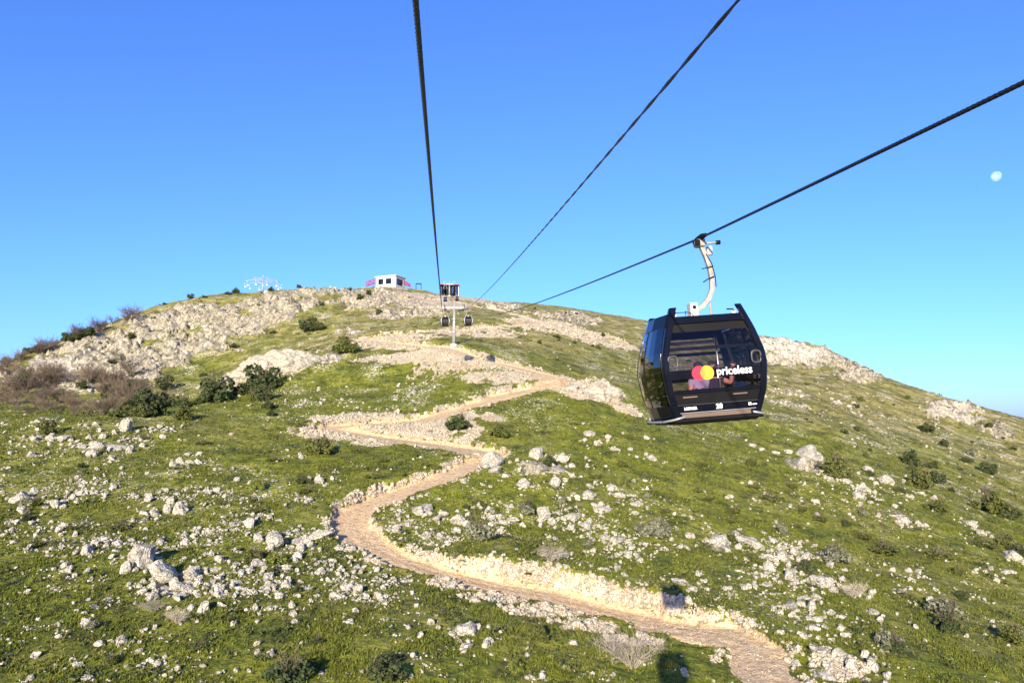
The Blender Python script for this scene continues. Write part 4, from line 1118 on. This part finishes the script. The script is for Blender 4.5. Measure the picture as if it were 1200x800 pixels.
    for i, (x, z) in enumerate(hp):
        a_ = np.array(hp[min(i + 1, len(hp) - 1)]) - np.array(hp[max(i - 1, 0)]); a_ = a_ / np.linalg.norm(a_); nx, nz = -a_[1], a_[0]
        w = .048 - .010 * i / 8; d = .05
        secs.append([(g * (x + nx * w), -d, z + nz * w), (g * (x - nx * w), -d, z - nz * w), (g * (x - nx * w), d, z - nz * w), (g * (x + nx * w), d, z + nz * w)])
    arm = MB().loft(secs).build('hanger_arm', M['grime'], root, 0.012)
    b_ = MB().box(-.075, .075, -.11, .11, 1.90, 2.22).build('hanger_base', M['white'], root, 0.015)
    if detail:
        MB().tube([(-.0, -.125, 2.13), (0, -.11, 2.13)], .034, 12).build('pivot_pin', M['matte'], b_)
        MB().tube([(g * .36, 0, 1.90), (g * .35, 0, 2.24)], [.03, .018], 8).build('damper', M['grime'], root)
        MB().tube([(g * .49, -.05, 2.5), (g * .49, -.06, 2.7), (g * .45, -.06, 2.95), (g * .36, -.06, 3.15)], .010, 5).build('hanger_cable', M['matte'], arm)
        MB().tube([(g * .24, -.07, 2.60), (g * .34, -.07, 2.66), (g * .47, -.07, 2.70)], .012, 5).build('step_rung', M['matte'], arm)
        MB().tube([(g * .24, -.07, 2.86), (g * .47, -.07, 2.90)], .010, 5).build('step_rung', M['matte'], arm)
        MB().box(min(g * .40, g * .50), max(g * .40, g * .50), -.05, .05, 3.13, 3.30).build('sensor_box', M['white'], arm, 0.01)
    grip = MB().box(min(g * .20, g * .36), max(g * .20, g * .36), -.10, .10, 3.30, 3.44).build('grip', M['grime'], root, 0.015)
    MB().tube([(g * .29, -.34, 3.455), (g * .29, -.12, 3.475), (g * .29, .12, 3.475), (g * .29, .34, 3.455)], [.035, .06, .06, .035], 8).build('grip_jaw', M['matte'], grip, smooth=True)
    if detail:
        MB().tube([(g * .30, 0, 3.36), (g * .62, 0, 3.37)], .022, 8).build('grip_lever', M['grime'], grip, smooth=True)
        MB().tube([(g * .60, 0, 3.37), (g * .68, 0, 3.37)], .042, 10).build('lever_roller', M['matte'], grip, smooth=True)
        for q in range(5): MB().tube([(g * .31, .10 + q * .045, 3.40), (g * .31, .125 + q * .045, 3.40)], .055, 10).build('spring_coil', M['matte'], grip)
        MB().tube([(g * .2, -.1, 3.32), (g * .2, -.1, 3.42)], .05, 8).build('running_wheel', M['matte'], grip)
    return root

def place_cabin(o, s, L, roll=0.0, mirror=False):
    rz = -AXIS
    o.rotation_euler = (0, roll, rz)
    g = (-0.29 if mirror else 0.29)
    off = o.rotation_euler.to_matrix() @ Vector((g, 0, 3.475))
    o.location = Vector(line_pt(s, L, float(rope_full(s)))) - off

cab = make_cabin(False, M['black'], M['black'], True, 'gondola_cabin', 'glossy black gondola cabin with red and yellow discs and the word priceless', 'gondola cabins on the ropeway')
place_cabin(cab, 13.95, L_DOWN, math.radians(-4.5))
# own cabin: only its shadow on the meadow is seen
own = make_cabin(True, M['black'], M['black'], True, 'gondola_cabin', 'black gondola cabin on the overhead rope that throws a shadow on the meadow', 'gondola cabins on the ropeway')
place_cabin(own, -1.22, L_UP, 0.0, True)
# print on the waist band, at the end facing down the hill
yb = -(yf(0.84) - 0.010)
zc = 0.845
x1, x2, r_ = -0.315, -0.165, 0.125
disc('logo_disc', x1, zc, r_, yb, M['logo_red'], cab, 0.003)
disc('logo_disc', x2, zc, r_, yb - 0.0035, M['logo_yellow'], cab, 0.003)
hx = (x1 + x2) / 2; hh = math.sqrt(r_ ** 2 - ((x2 - x1) / 2) ** 2); al = math.atan2(hh, (x2 - x1) / 2)
lens = [(x1 + r_ * math.cos(t), zc + r_ * math.sin(t)) for t in np.linspace(-al, al, 14)] + [(x2 + r_ * math.cos(t), zc + r_ * math.sin(t)) for t in np.linspace(math.pi - al, math.pi + al, 14)][1:-1]
disc('logo_lens', 0, 0, 1, yb - 0.007, M['logo_orange'], cab, 0.003, lens)
FR = (math.pi / 2, 0, 0)
text_mesh('lettering', 'priceless', 0.205, M['print'], cab, (0.0, yb - 0.022, zc + 0.004), FR, 0.0035, squeeze=0.92)
ys_ = -(yf(0.235) - 0.010)
text_mesh('maker_lettering', 'LEITNER', 0.062, M['print'], cab, (-0.62, ys_ - 0.008, 0.235), FR, 0.0035)
text_mesh('cabin_number', '28', 0.115, M['print'], cab, (0.02, ys_ - 0.008, 0.238), FR, 0.005, 'CENTER')
text_mesh('small_lettering', 'M', 0.06, M['print'], cab, (0.56, ys_ - 0.008, 0.24), FR, 0.005)
MB().box(0.63, 0.71, ys_ - 0.012, ys_ - 0.006, .222, .240).build('small_lettering', M['print'], cab)

fc = None
for (s, L, lab) in [(163, L_UP, 'silver framed gondola cabin hanging on the rope just before the grey tower'), (167, L_DOWN, 'silver framed gondola cabin coming down past the grey tower'),
                    (318, L_UP, 'tiny gondola cabin seen beside the head of the grey tower, on the climbing rope'), (326, L_DOWN, 'tiny gondola cabin seen beside the head of the grey tower, on the descending rope'), (S_T2 - 3, L_UP, 'pale gondola cabin entering the summit station')]:
    if fc is None: fc = make_cabin(L == L_UP, M['silver'], M['dark'], False, 'gondola_cabin', lab, 'gondola cabins on the ropeway'); c_ = fc
    else:
        c_ = copy_tree(fc); c_['label'] = lab
    place_cabin(c_, s, L, 0.0, True)

# ------------------------------------------------------------------ towers
def make_tower(base, rope_z, label):
    h = rope_z - base[2]
    root = empty('ropeway_tower', tuple(base), -AXIS, label, 'tower', 'ropeway towers')
    MB().tube([(0, 0, -1.0), (0, 0, 0.35)], 0.95, 16).build('footing', M['concrete'], root)
    MB().tube([(0, 0, 0.3), (0, 0, h * .5), (0, 0, h - 0.3)], [.42, .35, .30], 16).build('mast', M['galv'], root, smooth=True)
    for z in (h * .33, h * .66): MB().tube([(0, 0, z - .1), (0, 0, z + .1)], .60, 16).build('mast_flange', M['galv'], root)
    ca = MB(); ca.box(-3.1, 3.1, -.22, .22, h - .75, h - .35); cr = ca.build('crossarm', M['galv'], root, .03)
    ld = MB()
    for e in (-.2, .2): ld.tube([(e, -.72, .3), (e, -.58, h - .4)], .03, 5)
    for k in range(int(h / .35)): ld.tube([(-.2, -.72 + .14 * k * .35 / h, .4 + k * .35), (.2, -.72 + .14 * k * .35 / h, .4 + k * .35)], .02, 4)
    ld.build('ladder', M['galv'], root)
    for sx in (-1, 1):
        X = sx * (L_DOWN - L_UP) / 2
        sb = MB().box(X - .12, X + .12, -2.4, 2.4, h - .42, h - .26).build('sheave_beam', M['galv'], root)
        for k in range(8):
            y = -2.3 + k * 4.6 / 7
            MB().tube([(X - .09, y, h - .24), (X + .09, y, h - .24)], .21, 12).build('sheave_wheel', M['matte'], sb)
        MB().box(X - sx * .25 - .35, X - sx * .25 + .35, -2.6, 2.6, h - 1.0, h - .93).build('catwalk', M['galv'], root)
        rl = MB()
        for k in range(5):
            y = -2.5 + k * 1.25; rl.tube([(X + sx * .45, y, h - .95), (X + sx * .45, y, h + .1)], .03, 4)
        for z in (h - .4, h + .1): rl.tube([(X + sx * .45, -2.5, z), (X + sx * .45, 2.5, z)], .03, 4)
        rl.build('railing', M['galv'], root)
        lf = MB(); lf.tube([(X - .8, 0, h - .4), (X - .8, 0, h + .95), (X + .7, 0, h + .95), (X + .7, 0, h + .6)], .06, 6).tube([(X - .8, 0, h + .3), (X - .2, 0, h + .95)], .045, 5)
        lf.build('lifting_frame', M['galv'], root)
    MB().tube([(0, 0, h - .5), (0, 0, h + 1.3)], [.12, .08], 8).build('signal_post', M['galv'], root)
    return root
b1 = line_pt(S_T1, L_MID, 0); b1[2] = HF(b1[0], b1[1]) 
make_tower(b1, H_T1, 'tall grey tubular ropeway tower standing on the terraced slope')
b2 = line_pt(S_T2, L_MID, 0); b2[2] = HF(b2[0], b2[1])
make_tower(b2, H_T2, 'pale ropeway tower right in front of the summit station')

# ------------------------------------------------------------------ summit station
def hz(P): return float(HF(P[0], P[1]))
sb_ = line_pt(S_ST, L_MID, 0); zt = float(at(527, 333.0, sb_[1])[2]); zb = float(at(527, 346.5, sb_[1])[2])
root = empty('summit_station', (sb_[0], sb_[1], zb), -AXIS, 'black summit station building with a thin red roof edge', 'station')
HS = zt - zb
MB().box(-5.6, 5.6, 0.3, 11.4, -4, 0.0).build('platform', M['concrete'], root)
MB().box(-5.6, -5.2, 0, 11.5, 0, HS - .8).build('side_wall', M['dark'], root)
MB().box(5.2, 5.6, 0, 11.5, 0, HS - .8).build('side_wall', M['white'], root)
MB().box(-5.2, 5.2, 11.2, 11.5, 0, HS - .8).build('back_wall', M['dark'], root)
MB().box(-1.6, 1.6, 2, 9, 0, HS - .9).build('machine_housing', M['dark'], root, .1)
MB().box(-5.9, 5.9, -1.2, 12.2, HS - .8, HS).build('roof', M['dark'], root, .05)
MB().box(-5.95, 5.95, -1.35, -1.2, HS - .55, HS + .05).build('roof_edge', M['red'], root)
MB().box(5.9, 6.02, -1.35, 12.2, HS - .55, HS + .05).build('roof_edge', M['red'], root)
for x in (-3.4, 3.4): MB().box(x - .15, x + .15, -.4, -.1, -1, HS - .8).build('column', M['dark'], root)
for x in (-4.6, 2.1, 3.9): MB().box(x - .5, x + .5, .6, .66, .3, HS - 1.2).build('glass_panel', M['glass_dark'], root)

# ------------------------------------------------------------------ white building on the knoll with red steel terraces
def on_ridge(px, py, D): return at(px, py, D)
KD = 392.0
c0 = at(452, 333.5, KD); m_px = KD / F_PX
root = empty('summit_cafe', tuple(c0), math.radians(-24), 'flat roofed white building with large windows on the rocky knoll', 'building')
Wd, Hh = 12.4, 4.3
MB().box(-Wd / 2, Wd / 2, 0, 9, -3.5, -0.3).build('plinth', M['concrete'], root)
wl = MB()
op = [(-4.6, -1.6), (0.0, 3.4)]
xs = [-Wd / 2, -4.6, -1.6, 0.0, 3.4, Wd / 2]
wl.box(-Wd / 2, -4.6, 0, .3, -.3, Hh).box(-1.6, 0.0, 0, .3, -.3, Hh).box(3.4, Wd / 2, 0, .3, -.3, Hh).box(-4.6, -1.6, 0, .3, 3.2, Hh).box(0.0, 3.4, 0, .3, 3.2, Hh).box(-4.6, -1.6, 0, .3, -.3, .3).box(0, 3.4, 0, .3, -.3, .3)
wl.box(-Wd / 2, -Wd / 2 + .3, .3, 9, -.3, Hh).box(-Wd / 2 + .3, Wd / 2, 8.7, 9, -.3, Hh)
wl.box(Wd / 2 - .3, Wd / 2, .3, 1.0, -.3, Hh).box(Wd / 2 - .3, Wd / 2, 1.0, 7, 3.2, Hh).box(Wd / 2 - .3, Wd / 2, 7, 8.7, -.3, Hh)
wl.build('wall', M['white'], root)
rf = MB().box(-Wd / 2 - .5, Wd / 2 + .5, -.6, 9.5, Hh, Hh + .45).build('roof', M['white'], root, .04)
for (a, b) in op:
    w_ = MB().box(a, b, .14, .18, .3, 3.2).build('window', M['glass_dark'], root)
    fr_ = MB()
    for x in (a + .05, (a + b) / 2, b - .05): fr_.box(x - .05, x + .05, .10, .22, .3, 3.2)
    fr_.build('window_frame', M['dark'], w_)
w_ = MB().box(Wd / 2 - .2, Wd / 2 - .14, 1.0, 7, -.3, 3.2).build('window', M['glass_dark'], root)
def truss(name, A, B, hgt, label, bays=7, depth=2.5, rake=0.0):
    A = np.array(A, float); B = np.array(B, float)
    r_ = empty(name, tuple((A + B) / 2), 0, label, 'steel frame'); O = (A + B) / 2
    for dy in (0, depth):
        off = np.array([0, dy, 0]); lo = [A + (B - A) * k / bays - O + off for k in range(bays + 1)]; up = [p + np.array([0, 0, hgt * (1 - rake * k / bays)]) for k, p in enumerate(lo)]
        MB().tube([lo[0], lo[-1]], .16, 5).build('chord', M['red'], r_); MB().tube([up[0], up[-1]], .16, 5).build('chord', M['red'], r_)
        for k in range(bays):
            MB().tube([lo[k], up[k + 1]] if k % 2 else [up[k], lo[k + 1]], .12, 4).build('brace', M['red'], r_)
            MB().tube([lo[k], up[k]], .10, 4).build('strut', M['red'], r_)
    MB().tube([B - O, B - O + np.array([0, 0, hgt * (1 - rake)])], .1, 4).build('strut', M['red'], r_)
    return r_
truss('terrace_truss', at(428, 334.5, KD), at(439, 331, KD), 1.9, 'red lattice steel terrace frame by the plain end of the white building', 4)
truss('stair_truss', at(465, 329.0, KD + 4), at(481, 335.2, KD + 4), 2.2, 'long red lattice stair frame sloping down from the white building', 8, 2.5, 0.5)
g0 = at(490.5, 337.5, 405.0)
root = empty('black_gateway', tuple(g0), 0.1, 'small black open portal frame on the summit ridge', 'portal')
for x in (-1.35, 1.35): MB().box(x - .18, x + .18, -.2, .2, -.8, 2.1).build('post', M['dark'], root)
MB().box(-1.55, 1.55, -.25, .25, 2.1, 2.6).build('lintel', M['dark'], root, .04)

# ------------------------------------------------------------------ swing ride on the cliff top
c1 = hit(HF, 308, 341) if hit(HF, 308, 341) is not None else at(308, 341, 330)
RD = float(c1[1]); mp = RD / F_PX
base = at(308, 340.5, RD)
root = empty('swing_ride', tuple(base), 0.0, 'white round swing ride with a central mast and hoops on the cliff top', 'ride')
MB().tube([(0, 0, -2.0), (0, 0, 17 * mp)], [.30, .22], 10).build('mast', M['galv'], root, smooth=True)
MB().tube([(0, 0, 17 * mp), (0, 0, 18.2 * mp)], [.35, .1], 10).build('mast_cap', M['white'], root)
Rr = 21 * mp
for (zr, rr, th) in ((9.5, 1.0, .075), (6.0, .93, .05), (13.2, .62, .06)):
    P_ = [(Rr * rr * math.cos(2 * math.pi * k / 40), Rr * rr * .9 * math.sin(2 * math.pi * k / 40), zr * mp) for k in range(41)]
    MB().tube(P_, th, 5, False).build('ring', M['white'], root, smooth=True)
for k in range(10):
    a_ = 2 * math.pi * (k + .3) / 10; cx, cy = Rr * math.cos(a_), Rr * .9 * math.sin(a_)
    MB().tube([(0, 0, 15.5 * mp), (cx * .62, cy * .62, 13.2 * mp), (cx, cy, 9.5 * mp)], .055, 5).build('arm', M['galv'], root)
    MB().tube([(0, 0, (7 + (k % 3)) * mp), (cx * .4, cy * .4, 11.0 * mp)], .06, 4).build('stay', M['galv'], root)
    hg = MB().tube([(cx, cy, 9.5 * mp), (cx * .98, cy * .98, 4.0 * mp)], .05, 4).build('seat_hanger', M['white'], root)
    MB().box(cx * .96 - .35, cx * .96 + .35, cy * .96 - .3, cy * .96 + .3, 3.2 * mp, 3.4 * mp).box(cx * .96 - .35, cx * .96 + .35, cy * .96 + .2, cy * .96 + .3, 3.4 * mp, 4.6 * mp).build('seat', M['white'], hg)

# ------------------------------------------------------------------ moon
mm = bpy.data.materials.new('moon'); mm.use_nodes = True; n = mm.node_tree.nodes; l = mm.node_tree.links
n.remove(n['Principled BSDF']); df = n.new('ShaderNodeBsdfDiffuse'); tr = n.new('ShaderNodeBsdfTransparent'); ad = n.new('ShaderNodeAddShader')
nz = n.new('ShaderNodeTexNoise'); nz.inputs['Scale'].default_value = 1.3; nz.inputs['Detail'].default_value = 3; tc = n.new('ShaderNodeTexCoord'); l.new(tc.outputs['Object'], nz.inputs['Vector'])
rp = n.new('ShaderNodeValToRGB'); rp.color_ramp.elements[0].position = 0.38; rp.color_ramp.elements[0].color = (0.06, 0.063, 0.068, 1); rp.color_ramp.elements[1].position = 0.60; rp.color_ramp.elements[1].color = (0.12, 0.12, 0.112, 1)
l.new(nz.outputs['Fac'], rp.inputs[0]); l.new(rp.outputs[0], df.inputs[0]); l.new(df.outputs[0], ad.inputs[0]); l.new(tr.outputs[0], ad.inputs[1]); l.new(ad.outputs[0], n['Material Output'].inputs[0])
bm = bmesh.new(); bmesh.ops.create_uvsphere(bm, u_segments=48, v_segments=24, radius=1.0); me = bpy.data.meshes.new('moon'); bm.to_mesh(me); bm.free()
me.polygons.foreach_set('use_smooth', [True] * len(me.polygons)); me.materials.append(mm)
o = link('moon', me); o.location = at(1167.5, 206.5, 9000.0); o.scale = (5.6 / F_PX * 9600,) * 3
tag(o, 'pale gibbous moon in the blue sky', 'moon')

# ------------------------------------------------------------------ the two people riding in the black cabin
def skin_body(name, verts, edges, radii, root_i, mat):
    me = bpy.data.meshes.new(name); me.from_pydata(verts, edges, []); me.update()
    o = link(name, me)
    md = o.modifiers.new('skin', 'SKIN'); md.use_smooth_shade = True
    for i, r in enumerate(radii): me.skin_vertices[0].data[i].radius = r if isinstance(r, tuple) else (r, r)
    me.skin_vertices[0].data[root_i].use_root = True
    sd = o.modifiers.new('sub', 'SUBSURF'); sd.levels = 2; sd.render_levels = 2
    bpy.context.view_layer.update()
    m2 = bpy.data.meshes.new_from_object(o.evaluated_get(bpy.context.evaluated_depsgraph_get()))
    bpy.data.objects.remove(o); m2.name = name; m2.materials.clear(); m2.materials.append(mat)
    return m2
M['skin'] = plain('skin', (0.52, 0.24, 0.17), 0.6, var=0.08)
M['hair'] = plain('dark_hair', (0.02, 0.015, 0.012), 0.6, var=0.3)
M['lilac'] = plain('lilac_shirt', (0.33, 0.27, 0.40), 0.85, var=0.1)
M['navy'] = plain('dark_shirt', (0.02, 0.02, 0.045), 0.85, var=0.1)
M['denim'] = plain('trousers', (0.03, 0.035, 0.06), 0.85, var=0.15)

def seated_person(loc, rz, shirt, label, raise_arm):
    root = empty('person', loc, rz, label, 'person', None)
    # local frame: facing -y, origin on the seat under the pelvis
    J = [(0, 0, .08), (0, .03, .24), (0, .05, .40), (0, .04, .50), (0, .02, .56), (0, .01, .66), (0, .0, .76)]
    E = [(0, 1), (1, 2), (2, 3), (3, 4), (4, 5), (5, 6)]; R = [(.15, .12), (.14, .10), (.16, .11), (.10, .08), .052, (.078, .092), (.068, .08)]
    def chain(start, pts_, rs):
        a = start
        for p, r in zip(pts_, rs):
            J.append(p); R.append(r); E.append((a, len(J) - 1)); a = len(J) - 1
        return a
    hands = []
    for sx in (-1, 1):
        chain(0, [(sx * .10, -.02, .06), (sx * .12, -.42, .12), (sx * .12, -.48, -.12), (sx * .12, -.58, -.16)], [.085, .065, .05, .04])
        if raise_arm and sx > 0: pts_ = [(sx * .19, .03, .44), (sx * .30, -.12, .36), (sx * .33, -.24, .60), (sx * .33, -.27, .67)]
        else: pts_ = [(sx * .19, .03, .44), (sx * .25, -.04, .20), (sx * .16, -.26, .14), (sx * .13, -.33, .14)]
        chain(2, pts_, [.062, .045, .034, .036]); hands.append((pts_[-1], np.array(pts_[-1]) - np.array(pts_[-2])))
    link('body', skin_body('body', J, E, R, 0, M['skin']), root)
    # shirt and trousers follow the same joints, a little wider
    link('shirt', skin_body('shirt', [J[0], J[1], J[2], (0, .04, .47), *[(s * .19, .03, .44) for s in (-1, 1)], *[(s * .235, .0, .33) for s in (-1, 1)]], [(0, 1), (1, 2), (2, 3), (2, 4), (2, 5), (4, 6), (5, 7)], [(.165, .135), (.155, .115), (.172, .122), (.09, .08), .074, .074, .060, .060], 0, shirt), root)
    tv = [(0, 0, .07)]; te = []; trr = [(.165, .135)]
    for sx in (-1, 1):
        b = len(tv); tv += [(sx * .10, -.02, .06), (sx * .12, -.42, .12), (sx * .12, -.48, -.10)]; te += [(0, b), (b, b + 1), (b + 1, b + 2)]; trr += [.097, .076, .062]
    link('trousers', skin_body('trousers', tv, te, trr, 0, M['denim']), root)
    hm = MB(); hb = bmesh.new(); bmesh.ops.create_icosphere(hb, subdivisions=3, radius=1.0)
    for v in hb.verts:
        c = v.co; f = 1.0 + 0.08 * mnoise.noise(c * 3); v.co = Vector((c.x * .092 * f, .025 + c.y * .105 * f, .735 + max(c.z, -.75) * .095 * f))
    for v in [v for v in hb.verts if v.co.y < -.045 and v.co.z < .765]: v.co.y = -.045
    hme = bpy.data.meshes.new('hair'); hb.to_mesh(hme); hb.free(); hme.materials.append(M['hair']); link('hair', hme, root)
    fm = MB(); fm.tube([(0, -.085, .70), (0, -.112, .675), (0, -.09, .665)], [.008, .016, .010], 6); link('nose', fm.mesh('nose', M['skin'], 0, True), root)
    for sx in (-1, 1):
        MB().tube([(sx * .030, -.083, .705), (sx * .030, -.093, .705)], [.012, .006], 8).build('eye', M['hair'], root)
        MB().tube([(sx * .080, .005, .665), (sx * .092, .012, .69), (sx * .082, .01, .715)], [.008, .016, .01], 6).build('ear', M['skin'], root)
    MB().tube([(-.025, -.086, .635), (0, -.092, .633), (.025, -.086, .635)], .006, 5).build('mouth', M['logo_red'], root)
    for (p, d) in hands:
        d = d / np.linalg.norm(d); side = np.cross(d, [0, 0, 1]) if abs(d[2]) < .9 else np.array([1.0, 0, 0]); side = side / np.linalg.norm(side)
        p = np.array(p); hv = [tuple(p)]; he = []; hr = [.032]
        for q, ln in zip((-.028, -.010, .010, .026), (.062, .072, .068, .052)):
            b = len(hv); k1 = p + d * .05 + side * q; k2 = k1 + d * ln * .55; k3 = k2 + d * ln * .35 + np.cross(side, d) * .02
            hv += [tuple(k1), tuple(k2), tuple(k3)]; he += [(0, b), (b, b + 1), (b + 1, b + 2)]; hr += [.010, .009, .008]
        b = len(hv); k1 = p + d * .015 + side * .042; k2 = k1 + d * .035 + side * .018; hv += [tuple(k1), tuple(k2)]; he += [(0, b), (b, b + 1)]; hr += [.011, .009]
        link('hand', skin_body('hand', hv, he, hr, 0, M['skin']), root)
    return root
cm = cab.matrix_basis if False else Matrix.LocRotScale(cab.location, cab.rotation_euler, None)
for (lx, ly, rz, sh, lb, ra) in [(.12, .34, 0.25, M['lilac'], 'person in a lilac top seated behind the red disc in the black cabin', False), (.40, .36, -0.2, M['navy'], 'person in a dark top with an arm raised in the black cabin', True)]:
    p_ = cm @ Vector((lx, ly, 0.30))
    q_ = seated_person(tuple(p_), 0, sh, lb, ra)
    q_.rotation_euler = (0, cab.rotation_euler.y, cab.rotation_euler.z + rz)
